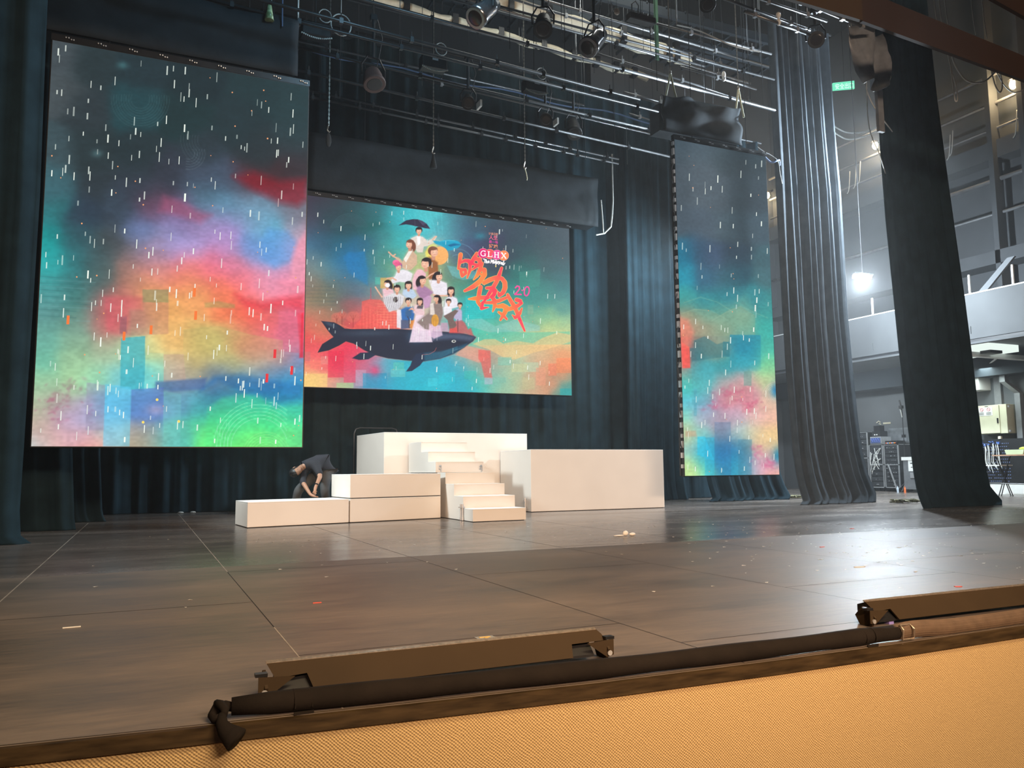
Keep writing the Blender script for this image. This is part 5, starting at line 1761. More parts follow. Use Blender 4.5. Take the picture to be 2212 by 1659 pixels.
for x, lab in ((.74, 'white scrap at the foot of the backdrop, left one'), (.98, 'white scrap at the foot of the backdrop, right one')):
    o = MB().ell((x, 18.55, .02), .06, .04, .02, 8, 5).build('crumpled_paper', M_paper)
    tag(o, lab, 'paper')
for x, y, lab in ((16.0, 16.9, 'tangled cable heap between the hem under the narrow screen and the grey leg'), (16.0, 13.45, 'tangled cable heap left of the rightmost leg curtain')):
    b_ = MB()
    r2 = random.Random(int(x * y))
    for k in range(9):
        pts2 = [(x + r2.uniform(-.4, .4), y + r2.uniform(-.12, .12), .03 + .06 * r2.random()) for _ in range(6)]
        b_.tube(pts2, .022, 6)
    tag(b_.build('cable_heap', M_foil, smooth=True), lab, 'cables')

# ------------------------------------------------------------------ loft: battens, trusses, chains, lamps
def batten(label, x0, x1, y, z0, z1, r=.024, m=M_pipe, clamps=0, seed=1):
    rr_ = random.Random(seed)
    root = empty('batten', ((x0 + x1) / 2, y, (z0 + z1) / 2), label, 'pipe')
    MB().cyl((x0, y, z0), (x1, y, z1), r, 10).build('pipe', m, root, smooth=True)
    for k in range(clamps):
        t = (k + .5 + rr_.uniform(-.3, .3)) / clamps
        x, z = x0 + (x1 - x0) * t, z0 + (z1 - z0) * t
        b_ = MB().box(x - .03, x + .03, y - .035, y + .035, z - .045, z + .045)
        b_.cyl((x, y, z + .04), (x, y, z + .14), .008, 6)
        b_.build('clamp', M_alu if clamps < 6 else M_pipe_dark, root)
    for t in (.12, .86):
        x, z = x0 + (x1 - x0) * t, z0 + (z1 - z0) * t
        MB().cyl((x, y, z), (x, y, 17.59), .006, 5).build('suspension_wire', M_pipe_dark, root)
    return root


BT = [('dark batten passing in front of the chain hoists', -3, 8.2, 12.2, 8.22, 7.70, .03, M_pipe_dark, 9),
      ('dark batten just above and behind the one crossing the hoists', -3, 9.1, 12.9, 8.40, 7.92, .028, M_pipe_dark, 8),
      ('dark batten ending above the narrow screen cover', -.5, 10.4, 14.2, 8.55, 8.17, .028, M_pipe_dark, 7),
      ('dark batten behind the brown bell lamp', -2, 11.4, 15.2, 8.72, 8.12, .028, M_pipe_dark, 7),
      ('thick batten running beneath the pale cloth roll', -1, 12.6, 13.4, 9.30, 8.80, .034, M_pipe, 6),
      ('short bright batten highest beside the grey leg', 9.7, 12.85, 13.7, 10.34, 10.32, .026, M_pipe, 2),
      ('long batten second from the top beside the grey leg', 3.0, 13.7, 14.6, 11.0, 10.60, .030, M_pipe, 5),
      ('batten crossing behind the two suspension chains', 2.5, 13.5, 15.0, 11.2, 10.57, .028, M_pipe, 5),
      ('batten below the pale cloth rolls on the right', 3, 13.5, 15.15, 10.92, 10.40, .028, M_pipe, 4),
      ('short batten with a white clamp above the narrow screen cover', 10.8, 13.0, 14.4, 9.93, 9.82, .026, M_pipe, 1),
      ('lowest bright batten running just above the narrow screen cover', 8.6, 14.0, 14.9, 10.12, 9.70, .026, M_pipe, 3),
      ('short double-clamped pipe left of the narrow screen cover', 10.3, 11.7, 16.0, 9.95, 9.88, .024, M_pipe, 2),
      ('short pipe end just left of the narrow screen cover corner', 10.7, 12.0, 16.4, 9.64, 9.52, .024, M_pipe, 2),
      ('long pipe carrying the upstage leg curtain', 5.0, 13.6, 17.1, 9.85, 9.50, .028, M_pipe, 3),
      ('upper pipe of the pair over the centre screen', 2.2, 11.0, 17.4, 9.24, 8.87, .026, M_pipe, 10),
      ('lower pipe of the pair over the centre screen', 2.2, 10.8, 17.1, 8.96, 8.61, .026, M_pipe, 12),
      ('bright pipe nearest the warm-lit header', 8.0, 11.75, 11.0, 9.56, 9.43, .030, M_pipe, 4),
      ('bright pipe above the grey leg, upper of the clamped pair', 8.6, 11.72, 11.4, 9.66, 9.45, .028, M_pipe, 2),
      ('bright pipe above the grey leg, lower of the clamped pair', 9.9, 11.5, 11.2, 9.30, 9.21, .034, M_pipe, 2),
      ('silver rail tucked along the lower edge of the warm-lit header', 8.6, 11.0, 9.3, 8.38, 8.19, .034, M_pipe, 5)]
for k in range(len(BT)):
    lb, x0, x1, y, z0, z1, r, m_, c_ = BT[k]
    batten(lb, x0, x1, y, z0, z1, r, m_, c_, k)
for k, (x, y, z) in enumerate(((3.3, 15.9, 10.6), (4.5, 14.4, 10.2), (7.0, 17.7, 10.9), (6.0, 13.8, 9.9), (2.6, 16.7, 9.9))):
    batten(['dim batten high behind the left chain', 'dim batten between the left and middle chains', 'dim batten high above the right chain', 'dim batten over the middle chain',
            'dim batten just above the backdrop at left'][k], x - 5, x + 7, y, z + .12, z - .12, .026, M_pipe_dark, 7, k + 40)
# hangers (thin drop lines)
hg = MB()
rr = random.Random(5)
HW = []
for k in range(34):
    x, y = rr.uniform(1.5, 13.5), rr.uniform(12, 17)
    z0 = rr.uniform(8.2, 10.2)
    HW.append((x, y, z0))
o0 = MB().cyl((0, 0, 0), (0, 0, 4.5), .007, 5).build('drop_wire', M_pipe)
tag(o0, 'thin steel drop wire hanging between the battens of the loft', 'wire', 'drop wires in the loft')
for i, (x, y, z0) in enumerate(HW):
    o = o0 if i == 0 else o0.copy()
    if i:
        COL.objects.link(o)
    o.location = (x, y, z0)
# black girders of the grid with pale cloth rolls lying between them
for k, (y, z) in enumerate(((15.2, 11.6), (16.3, 11.7), (14.1, 12.6), (17.4, 12.1), (13.0, 13.4))):
    b_ = MB()
    b_.box(-6, 15.5, y - .05, y + .05, z, z + .22)
    for x in np.arange(-5.5, 15.5, .55):
        b_.box(x, x + .04, y - .05, y + .9, z + .18, z + .26)
    tag(b_.build('grid_girder', M_wall_dark), ['black grid girder below the fat cloth roll', 'black grid girder between the two cloth rolls', 'black grid girder high above the middle of the stage',
                                               'black grid girder nearest the backdrop', 'topmost black grid girder toward the audience'][k], 'girder')


def roll(label, x0, x1, y0, y1, z, r, seed, gaps):
    rr_ = random.Random(seed)
    root = empty('cloth_roll', ((x0 + x1) / 2, (y0 + y1) / 2, z), label, 'cloth roll')
    n_ = 60
    cuts = [x0] + gaps + [x1]
    ph = rr_.uniform(0, 6)
    for a_, b_ in zip(cuts[:-1], cuts[1:]):
        a_, b_ = a_ + .05, b_ - .05
        if b_ - a_ < .1:
            continue
        P_, R_ = [], []
        m_ = max(6, int((b_ - a_) / .10))
        for i in range(m_ + 1):
            x = a_ + (b_ - a_) * i / m_
            t = (x - x0) / (x1 - x0)
            P_.append((x, y0 + (y1 - y0) * t, z + .03 * math.sin(x * 5 + ph)))
            R_.append(r * (1 + .06 * math.sin(x * 7 + ph) + .05 * rr_.uniform(-1, 1)))
        MB().tube(P_, R_, 14).build('cloth_section', M_cream, root, smooth=True)
    for x in gaps:
        t = (x - x0) / (x1 - x0)
        y = y0 + (y1 - y0) * t
        st = MB()
        st.box(x - .07, x + .07, y - r * 1.15, y + r * 1.1, z - r * 1.1, z + r * 1.6)
        st.build('strap', M_black, root)
    return root


roll('thin roll of pale cloth lying along the loft above the chains', 3.8, 11.9, 16.5, 17.25, 11.2, .085, 3, [5.0, 6.2, 7.4, 8.6, 9.5, 10.2, 10.8, 11.4])
roll('fat roll of creased pale cloth high in the loft, partly behind the spotlights', 6.0, 12.4, 15.6, 16.1, 11.25, .17, 8, [7.1, 8.1, 9.4, 10.2, 11.6, 11.85])


def chain(label, x, y, ztop, zbot, hook='bag'):
    root = empty('hoist_chain', (x, y, zbot), label, 'chain')
    b_ = MB()
    z = ztop
    k = 0
    while z > zbot + .38:
        if k % 2:
            b_.box(x - .012, x + .012, y - .005, y + .005, z - .05, z)
        else:
            b_.box(x - .005, x + .005, y - .012, y + .012, z - .05, z)
        z -= .042
        k += 1
    b_.build('links', M_chain, root)
    MB().tube([(x, y, zbot + .40), (x - .02, y, zbot + .33), (x - .03, y, zbot + .28), (x, y, zbot + .24), (x + .025, y, zbot + .27)], .014, 6).build('hook', M_chain, root)
    if hook == 'bag':
        MB().lathe([(.015, .24), (.045, .16), (.055, .06), (.035, -.02), (.01, -.04)], (x, y, zbot), 10).build('hook_bag', M_curt2, root, smooth=True)
    elif hook == 'cone':
        MB().lathe([(.02, .24), (.04, .12), (.075, -.03), (.07, -.04)], (x, y, zbot), 10).build('hook_bag', M_cloth, root, smooth=True)
    else:
        MB().tube([(x, y, zbot + .24), (x + .03, y, zbot + .14), (x + .05, y, zbot + .04), (x + .04, y, zbot)], .010, 5).build('rope_tail', M_sling, root)
    return root


chain('hoist chain with a grey bag hanging nearest the left screen', 2.95, 14.75, 14, 6.95)
chain('middle hoist chain ending in a dark cone', 5.02, 14.75, 14, 6.85, 'cone')
chain('third hoist chain, with a short rope tail, over the poster title', 7.03, 14.75, 14, 6.85, 'tail')


def bridle(label, x, y, ztop, zj, zb, w_):
    root = empty('suspension_chain', (x, y, zj), label, 'chain')
    b_ = MB()
    z, k = ztop, 0
    while z > zj:
        d = .012 if k % 2 else .005
        b_.box(x - d, x + d, y - (.017 - d), y + (.017 - d), z - .05, z)
        z -= .042
        k += 1
    b_.build('links', M_chain, root)
    for s_ in (-1, 1):
        MB().tube([(x, y, zj + .05), (x + s_ * w_ * .5, y, (zj + zb) / 2), (x + s_ * w_, y, zb)], .022, 6).build('sling', M_sling, root)
    MB().ell((x, y, zj + .06), .03, .03, .05, 8, 6).build('shackle', M_chain, root)


bridle('suspension chain with pale slings at the left end of the narrow screen cover', 9.72, 13.3, 13, 9.0, 8.52, .13)
bridle('suspension chain with pale slings at the right end of the narrow screen cover', 11.5, 13.3, 13, 9.0, 8.42, .12)


def hoist(label, x, y, z, w_):
    root = empty('chain_hoist', (x, y, z), label, 'hoist')
    MB().cyl((x, y, z), (x, y, 17.59), .008, 5).build('suspension_wire', M_pipe_dark, root)
    MB().box(x - w_ / 2, x + w_ / 2, y - .12, y + .12, z - .12, z + .12).build('motor_case', M_blackmetal, root, bevel=.02)
    MB().box(x - .05, x + .06, y - .125, y - .12, z + .02, z + .06).build('name_plate', M_alu, root)
    P_ = [(x - w_ / 2 + w_ * i / 16, y - .13, z - .13 - .05 * math.sin(math.pi * i / 16)) for i in range(17)]
    b_ = MB()
    for i, p in enumerate(P_):
        b_.box(p[0] - .012, p[0] + .008, p[1] - .008, p[1] + .008, p[2] - .012, p[2] + .012)
    b_.build('slack_chain', M_chain, root)
    MB().tube([(x + w_ * .3 + .11 * math.cos(a), y - .05, z + .3 + .12 * math.sin(a)) for a in np.linspace(0, 6.28, 17)[:-1]], .009, 5, True).build('cable_coil', M_cable, root)


hoist('chain hoist with slack chain beside the middle hoist chain', 4.62, 13.6, 8.33, .48)
hoist('chain hoist with slack chain behind the third hoist chain', 6.9, 14.0, 8.50, .48)
hoist('chain hoist next to the left screen cover end', 2.45, 13.5, 8.42, .50)
tag(MB().tube([(2.78 + .17 * math.cos(a), 13, 8.36 + .19 * math.sin(a)) for a in np.linspace(0, 6.28, 25)[:-1]], .010, 5, True).cyl((2.78, 13, 8.55), (2.78, 13, 17.59), .005, 4).build('cable_coil', M_cable), 'large loose coil of cable hanging left of the brown bell lamp', 'cable')


def spot(label, pos, aim, r, ln, m=M_blackmetal, face=M_lens, hang=.7, yoke=True):
    """stage lamp: barrel with a lens, yoke, clamp and stem up to its pipe"""
    p = Vector(pos)
    d = (Vector(aim) - p).normalized()
    root = empty('stage_lamp', pos, label, 'stage lamp')
    q = d.to_track_quat('Z', 'Y').to_matrix().to_4x4()
    b_ = MB().lathe([(r * .35, -ln * .55), (r * .7, -ln * .5), (r * .82, -ln * .2), (r * .86, ln * .1), (r, ln * .35), (r, ln * .5), (r * .93, ln * .5)], p, 18, q.to_3x3())
    b_.build('barrel', m, root, smooth=True)
    MB().lathe([(r * .92, ln * .49), (r * .6, ln * .505), (r * .2, ln * .51)], p, 18, q.to_3x3()).build('lens', face, root, smooth=True)
    side_ = d.cross(Vector((0, 0, 1)))
    side_ = side_.normalized() if side_.length > .1 else Vector((1, 0, 0))
    up = p + Vector((0, 0, r * 1.9))
    y_ = MB()
    for s_ in (-1, 1):
        y_.tube([p + side_ * r * 1.1 * s_, p + side_ * r * 1.15 * s_ + Vector((0, 0, r)), up + side_ * r * .6 * s_, up], .016, 6)
    y_.build('yoke', M_blackmetal, root)
    MB().cyl(up, (up.x, up.y, 17.59), .004, 4).build('safety_wire', M_pipe_dark, root)
    MB().cyl(up, up + Vector((0, 0, hang)), .03, 8).box(up.x - .06, up.x + .06, up.y - .05, up.y + .05, up.z + hang - .1, up.z + hang).build('clamp_stem', M_pipe_dark, root)
    MB().tube([up + Vector((.05, 0, hang)), up + Vector((.16, 0, hang * .5)), up + Vector((.1, .02, 0)), p + Vector((.04, .03, r * .6))], .009, 5).build('lead', M_cable_dark, root)
    return root


spot('large shiny barrel spotlight cut off by the top edge', (4.16, 10, 7.30), (2.6, 9.4, 5.6), .16, .52, M_chrome, M_lens, .9)
spot('large shiny barrel spotlight in front of the fat pale cloth roll', (7.13, 12, 8.52), (5.8, 11.4, 7.0), .19, .60, M_chrome, M_lens, .9)
spot('brown bell-shaped lamp hanging above the left end of the centre screen', (3.47, 13.5, 7.78), (3.6, 12.9, 6.3), .20, .30, mat('brown_bell', (.10, .06, .055), .6, noise=.1), M_black, .8)
_l1 = spot('small dark lamp with a bright rim, first one right of the middle chain', (5.47, 14, 7.95), (5.0, 12.8, 6.9), .13, .34, M_blackmetal, M_lens, .7)
_l2 = spot('small dark lamp with a bright rim above the poster title', (7.65, 15, 8.40), (7.1, 13.6, 7.3), .14, .36, M_blackmetal, M_lens, .7)
spot('black profile lamp hanging beside the third hoist chain', (8.62, 15.5, 8.55), (8.3, 14.6, 7.2), .17, .50, M_black, M_lens, .6)
spot('round black lamp facing the hall under the clamped pipes at top right', (11.75, 11.3, 9.2), (9.5, 8.8, 7.6), .16, .30, M_black, M_lens, .35)
spot('black lamp hanging left of the large shiny spotlight', (6.1, 12, 8.6), (5.7, 11.3, 7.4), .17, .40, M_black, M_lens, .8)
spot('black lamp hanging highest in the middle of the picture', (9.35, 11.6, 9.6), (9.1, 11.0, 8.6), .15, .35, M_black, M_lens, .6)
for _l, x, y, z in ((_l1, 5.62, 13.7, 7.82), (_l2, 7.80, 14.7, 8.26)):
    MB().box(x - .02, x + .02, y, y + .2, z - .07, z + .06).build('rim_plate', M_white, _l)
lb = empty('led_bar', (8.16, 12, 9.18), 'grey LED batten light with connectors at the top of the loft', 'light bar')
MB().box(7.88, 8.44, 11.95, 12.1, 9.12, 9.24).build('housing', M_grey, lb)
MB().box(7.88, 8.44, 11.94, 11.95, 9.13, 9.23).build('front', M_duct, lb)
MB().cyl((8.16, 12.02, 9.24), (8.16, 12.02, 17.59), .006, 5).build('suspension_wire', M_pipe_dark, lb)
pl = MB()
for k in range(4):
    pl.cyl((7.98 + k * .1, 12.0, 9.24), (7.98 + k * .1, 11.98, 9.30), .016, 6)
pl.tube([(7.95, 12, 9.28), (7.95, 12, 9.42), (8.03, 12, 9.5), (8.1, 12, 9.42), (8.08, 12, 9.3)], .012, 5)
pl.build('connector', M_alu, lb)
gs = empty('glass_shade', (1.585, 12.8, 8.04), 'small green-glinting shade hanging above the left screen cover', 'shade')
MB().lathe([(.02, .30), (.03, .26), (.055, .12), (.075, 0), (.068, 0)], (1.585, 12.8, 8.06), 10).build('shade', M_green, gs, smooth=True)
MB().tube([(1.585 + .028 * math.cos(a), 12.8, 8.40 + .03 * math.sin(a)) for a in np.linspace(0, 6.28, 11)[:-1]], .008, 5, True).build('ring', M_alu, gs)
tag(MB().tube([(1.78, 12.8, 10), (1.785, 12.8, 8.3), (1.79, 12.8, 8.0)], .012, 6).build('rope', M_blue), 'blue rope dropping behind the left screen cover', 'rope')
tag(MB().tube([(2.06, 12.95, 9.6), (2.06, 12.95, 8.2)], .014, 6).build('rope', M_cable), 'pale rope at the right corner of the left screen cover', 'rope')
P_ = [(-1 + i * .45, 16.6 - i * .02, 9.75 - .015 * i + .05 * math.sin(i * 1.1)) for i in range(28)]
tag(MB().tube(P_, .018, 5).build('multicore_cable', M_blue), 'bundle of bluish cables sagging across the loft to the narrow screen', 'cable')
P_ = [(9.4, 12.6, 17.59), (9.4, 12.6, 9.8)] + [(9.4 + i * .3, 12.6, 9.66 + .04 * math.sin(i) - .02 * i) for i in range(8)]
tag(MB().tube(P_, .014, 5).build('multicore_cable', M_cable), 'pale loose cable crossing the first suspension chain', 'cable')
lf = empty('paper_wad', (7.75, 12, 9.25), 'crumpled white wad stuck in the loft beside the LED batten light', 'wad')
MB().ell((7.62, 12, 9.20), .06, .04, .07, 8, 6).build('wad', M_paper, lf)
MB().cyl((7.62, 12, 9.25), (7.62, 12, 17.59), .004, 4).build('wire', M_pipe_dark, lf)
tag(MB().box(10.15, 10.25, 14.42, 14.44, 9.98, 11.6).build('webbing', mat('green_webbing', (.04, .12, .06), .7, noise=.1)), 'dark green strap hanging above the narrow screen', 'strap')
for k, (x, z) in enumerate(((10.55, 9.72), (11.95, 9.20))):
    b_ = MB()
    if k == 0:
        b_.ell((12.0, 14.36, 9.96), .05, .05, .09, 8, 6).ell((12.0, 14.36, 9.86), .045, .05, .06, 8, 6)
    else:
        b_.ell((10.72, 11.2, 9.42), .05, .05, .07, 8, 6).ell((10.72, 11.2, 9.28), .05, .05, .07, 8, 6)
    tag(b_.build('pipe_clamp', M_white), ['white clamp on the short batten above the narrow screen cover', 'white clamp joining the pair of bright pipes at top right'][k], 'clamp')
ps = empty('plastic_wrap', (10.6, 9.6, 7.9), 'grey plastic sheet bunched under the corner of the warm-lit header', 'plastic sheet')
vs, fs = [], []
r2 = random.Random(4)
for i in range(11):
    for k in range(9):
        t, q = i / 10, k / 8
        wd = .34 * (1 - .55 * q) + .1
        vs.append((11.15 + (t - .5) * 2 * wd + q * .12, 9.55 + .12 * math.sin(t * 9 + q * 3) + .04 * r2.random(), 8.38 - q * 1.0 + .06 * math.sin(t * 7)))
for i in range(10):
    for k in range(8):
        fs.append((i * 9 + k, (i + 1) * 9 + k, (i + 1) * 9 + k + 1, i * 9 + k + 1))
so = MB().add(vs, fs).build('sheet', M_plastic_sheet, ps, smooth=True)
so.modifiers.new('t', 'SOLIDIFY').thickness = .01
MB().cyl((11.15, 9.58, 8.3), (11.15, 9.58, 17.59), .006, 5).build('tie_cord', M_pipe_dark, ps)
MB().box(11.35, 11.48, 9.6, 9.66, 6.6, 7.5).build('hanging_tail', M_plastic_sheet, ps)

# ------------------------------------------------------------------ hanging cables at right
def cable(label, pts, r=.014, m=M_cable):
    P_ = [Vector(p) for p in pts]
    out = []
    for i in range(len(P_) - 1):
        p0, p1, p2, p3 = P_[max(i - 1, 0)], P_[i], P_[i + 1], P_[min(i + 2, len(P_) - 1)]
        for k in range(6):
            t = k / 6
            out.append(.5 * ((2 * p1) + (-p0 + p2) * t + (2 * p0 - 5 * p1 + 4 * p2 - p3) * t * t + (-p0 + 3 * p1 - 3 * p2 + p3) * t ** 3))
    out.append(P_[-1])
    return tag(MB().tube(out, r, 6).build('hanging_cable', m, smooth=True), label, 'cable')


cable('long cable sagging from the warm-lit header corner to the rightmost leg', [(12.36, 11, 9.8), (12.44, 11, 9.12), (12.57, 11, 8.62), (12.8, 11, 8.04), (13.09, 11, 7.72), (13.6, 11.2, 7.6)], .011)
cable('second, steeper cable beside the plastic sheet by the rightmost leg', [(11.5, 9.9, 8.2), (11.9, 10.3, 7.7), (12.5, 10.8, 7.3), (13.2, 11.2, 7.05), (13.95, 11.72, 6.95)], .010)
cable('upper of the two white cables sagging past the grey leg', [(16.6, 16, 10.6), (17.23, 16, 10.24), (17.82, 16, 10.18), (18.64, 16, 10.42), (19.3, 16, 10.9), (19.4, 16, 11.6), (19.4, 16, 17.59)], .022)
cable('lower of the two white cables sagging past the grey leg', [(16.6, 16, 10.4), (17.25, 16, 10.05), (17.8, 16, 9.99), (18.73, 16, 10.36), (19.2, 16, 10.7), (19.3, 16, 11.4), (19.3, 16, 17.59)], .022)
cable('hooked pair of cables just right of the rightmost leg top', [(13.75, 10, 9.3), (13.77, 10, 8.72), (13.84, 10, 8.41), (13.95, 10, 8.06), (13.95, 10, 7.82), (13.89, 10, 7.79), (13.87, 10, 7.95), (13.82, 10, 8.5)], .012)
cable('deep cable loop under the dark header, left of the bright warm lamp', [(13.86, 10, 9.3), (13.88, 10, 8.72), (14.01, 10, 8.44), (14.28, 10, 8.26), (14.69, 10, 8.31), (14.98, 10, 8.49), (15.21, 10, 8.7)], .016)
cable('narrow cable loop under the right end of the dark header', [(15.0, 10, 8.8), (15.02, 10, 8.6), (15.1, 10, 8.33), (15.22, 10, 8.21), (15.31, 10, 8.37), (15.27, 10, 8.7)], .014)
cable('cable loop touching the bright warm lamp at the far right', [(15.1, 10, 8.7), (15.19, 10, 8.59), (15.38, 10, 8.38), (15.65, 10, 8.29), (15.95, 10, 8.4)], .012)
cable('blue and white cable swag at the top right corner of the narrow screen', [(12.05, 13.4, 7.72), (12.22, 13.4, 7.68), (12.42, 13.4, 7.57), (12.62, 13.4, 7.64), (12.95, 13.7, 7.8), (13.35, 14.12, 7.9)], .02, mat('pale_blue_cable', (.35, .5, .85), .5, noise=.1))
cable('thin white cable above the blue swag by the narrow screen', [(12.05, 13.4, 7.86), (12.23, 13.4, 7.78), (12.42, 13.4, 7.73), (12.62, 13.4, 7.62), (12.95, 13.7, 7.5), (13.4, 14.12, 7.45)], .010)
for k, (x, z) in enumerate(((12.13, 8.84), (12.25, 8.86), (12.4, 8.9), (13.1, 8.94), (13.4, 8.93))):
    cable(['cable seen through the header gap, nearest the warm-lit panel', 'second cable seen through the header gap', 'third cable seen through the header gap, doubled',
           'thin cable in the wide part of the header gap', 'rightmost thin cable in the header gap'][k], [(x, 9, 10), (x + .01, 9, z), (x + .06, 9, z - .5)], .009)
for k, y in enumerate((20.7, 20.9, 21.2, 17.0, 17.1, 14.9)):
    cable(['stub of cable dangling under the gallery rail, farthest one', 'short cable tail dangling beside the middle warm lamp', 'thin cable tail at the far end of the wing wall', 'curled cable end on the wing wall rail',
           'cable tail dangling from the middle wall rail', 'curled cable tail under the right warm lamp'][k],
          [(23.4, y, 11.9 - .1 * k), (23.38, y + .03, 11.5 - .1 * k), (23.4, y + .10, 11.2 - .1 * k), (23.4, y + .18, 11.1 - .1 * k)], .016)

# wall rails, beams and posts above the gallery
for k, (y0, y1, z, r, m_) in enumerate(((12.5, 25.5, 12.85, .05, M_duct), (12.5, 25.5, 11.95, .05, M_duct), (12.5, 25.5, 11.15, .04, M_duct), (12.5, 17.6, 9.55, .07, M_duct), (12.5, 25.5, 8.5, .05, M_duct))):
    tag(MB().cyl((23.5, y0, z), (23.5, y1, z), r, 8).build('wall_rail', m_, smooth=True), ['highest rail running along the right wing wall', 'second rail along the right wing wall, under the warm lamps',
        'third rail along the right wing wall', 'thick duct along the right wing wall, right of the rightmost leg', 'low rail along the right wing wall'][k], 'rail')
struct(MB().box(23.4, 24.0, 8, 25.9, 10.2, 10.75).build('trim_7', M_wall))
struct(MB().box(23.2, 24.0, 8, 25.9, 6.9, 7.3).build('trim_8', M_wall))
for k, (y, lab) in enumerate(((14.4, 'pale post on the gallery just right of the rightmost leg'), (13.2, 'pale post on the gallery near the right edge'), (17.6, 'pale post on the gallery below the white work lamp'))):
    tag(MB().cyl((20.06, y, 5.42), (20.06, y, 5.95), .032, 8).build('rail_post', M_white), lab, 'post')
tag(MB().add([(20.03, 14.15, 5.43), (20.03, 13.90, 5.43), (20.03, 13.10, 6.15), (20.03, 13.30, 6.15), (20.1, 14.15, 5.43), (20.1, 13.90, 5.43), (20.1, 13.10, 6.15), (20.1, 13.30, 6.15)],
             [(0, 1, 2, 3), (4, 7, 6, 5), (0, 4, 5, 1), (1, 5, 6, 2), (2, 6, 7, 3), (3, 7, 4, 0)]).build('brace', M_wall), 'slanting grey brace standing on the gallery at the right', 'brace')
for k, y in enumerate((15.6, 14.6)):
    struct(MB().box(23.2, 23.6, y, y + .16, 5.4, 17).build('trim_%d' % (9 + k), M_wall))

# work lamp
wl = empty('work_lamp', LAMP, 'glaring white work lamp hanging between the two big right legs', 'lamp')
MB().box(-.22, .22, -.10, .10, -.06, .02, Matrix.Translation(LAMP) @ Euler((0, .12, -.5)).to_matrix().to_4x4()).build('lamp_head', emis('work_lamp_glass', (.85, .95, 1.0), 120), wl)
MB().box(-.25, .25, -.12, .12, .022, .06, Matrix.Translation(LAMP) @ Euler((0, .12, -.5)).to_matrix().to_4x4()).build('lamp_back', M_blackmetal, wl)
MB().cyl(LAMP + Vector((0, 0, .06)), Vector((LAMP.x, LAMP.y, 17.59)), .012, 6).build('suspension_cord', M_cable_dark, wl)
for k, (y, z) in enumerate(((25.6, 12.2), (20.06, 12.26), (14.99, 12.24))):
    p = Vector((23.45, y, z))
    w_ = empty('wall_lamp', p, ['warm lamp shining at the top corner of the narrow screen', 'warm lamp shining left of the rightmost leg', 'brightest warm lamp at the far right edge under the header'][k], 'lamp')
    MB().ell(p, .10, .10, .14, 12, 8).build('bulb', emis('warm_bulb', (1.0, .78, .42), 45), w_, smooth=True)
    MB().cyl(p + Vector((.05, 0, .1)), p + Vector((.3, 0, .25)), .05, 8).build('socket', M_blackmetal, w_)
    MB().lathe([(.10, .10), (.15, .14), (.06, .2)], p, 12).build('shade', M_blackmetal, w_)
    light('warm_bulb_light', 'POINT', p + Vector((-.25, 0, -.1)), 90, (1.0, .70, .38), radius=.12)

# exit sign
es = empty('exit_sign', (21.9, 20, 14.2), 'green lit exit sign high between the grey leg and the rightmost leg', 'sign')
EX = [Vector((21.5, 20, 13.93)), Vector((22.42, 19.9, 14.13)), Vector((22.42, 19.9, 14.42)), Vector((21.5, 20, 14.20))]
vs = [v for v in EX] + [v + Vector((.02, .06, 0)) for v in EX]
MB().add(vs, [(0, 1, 2, 3), (4, 7, 6, 5), (0, 4, 5, 1), (1, 5, 6, 2), (2, 6, 7, 3), (3, 7, 4, 0)]).build('sign_face', emis('exit_green', (.16, .80, .50), 1.1), es)
cu = bpy.data.curves.new('lettering', 'FONT')
cu.body = '安全出口'
cu.size = .21
ot = bpy.data.objects.new('lettering', cu)
COL.objects.link(ot)
me = bpy.data.meshes.new_from_object(ot.evaluated_get(bpy.context.evaluated_depsgraph_get()))
bpy.data.objects.remove(ot)
mx = max(v.co.x for v in me.vertices) or 1
for v in me.vertices:
    t, q = v.co.x / mx * .86 + .07, v.co.y / .21 * .8 + .12
    b0, b1 = EX[0].lerp(EX[1], t), EX[3].lerp(EX[2], t)
    v.co = b0.lerp(b1, min(1, max(0, q))) + Vector((-.004, -.012, 0))
me.materials.append(emis('exit_white', (.75, 1.0, .9), 1.4))
ot = bpy.data.objects.new('lettering', me)
COL.objects.link(ot)
ot.parent = es
ot.matrix_parent_inverse = parent_world(es).inverted()
MB().cyl((22.0, 19.96, 14.3), (22.0, 19.96, 17.6), .012, 6).build('hanger', M_pipe_dark, es)

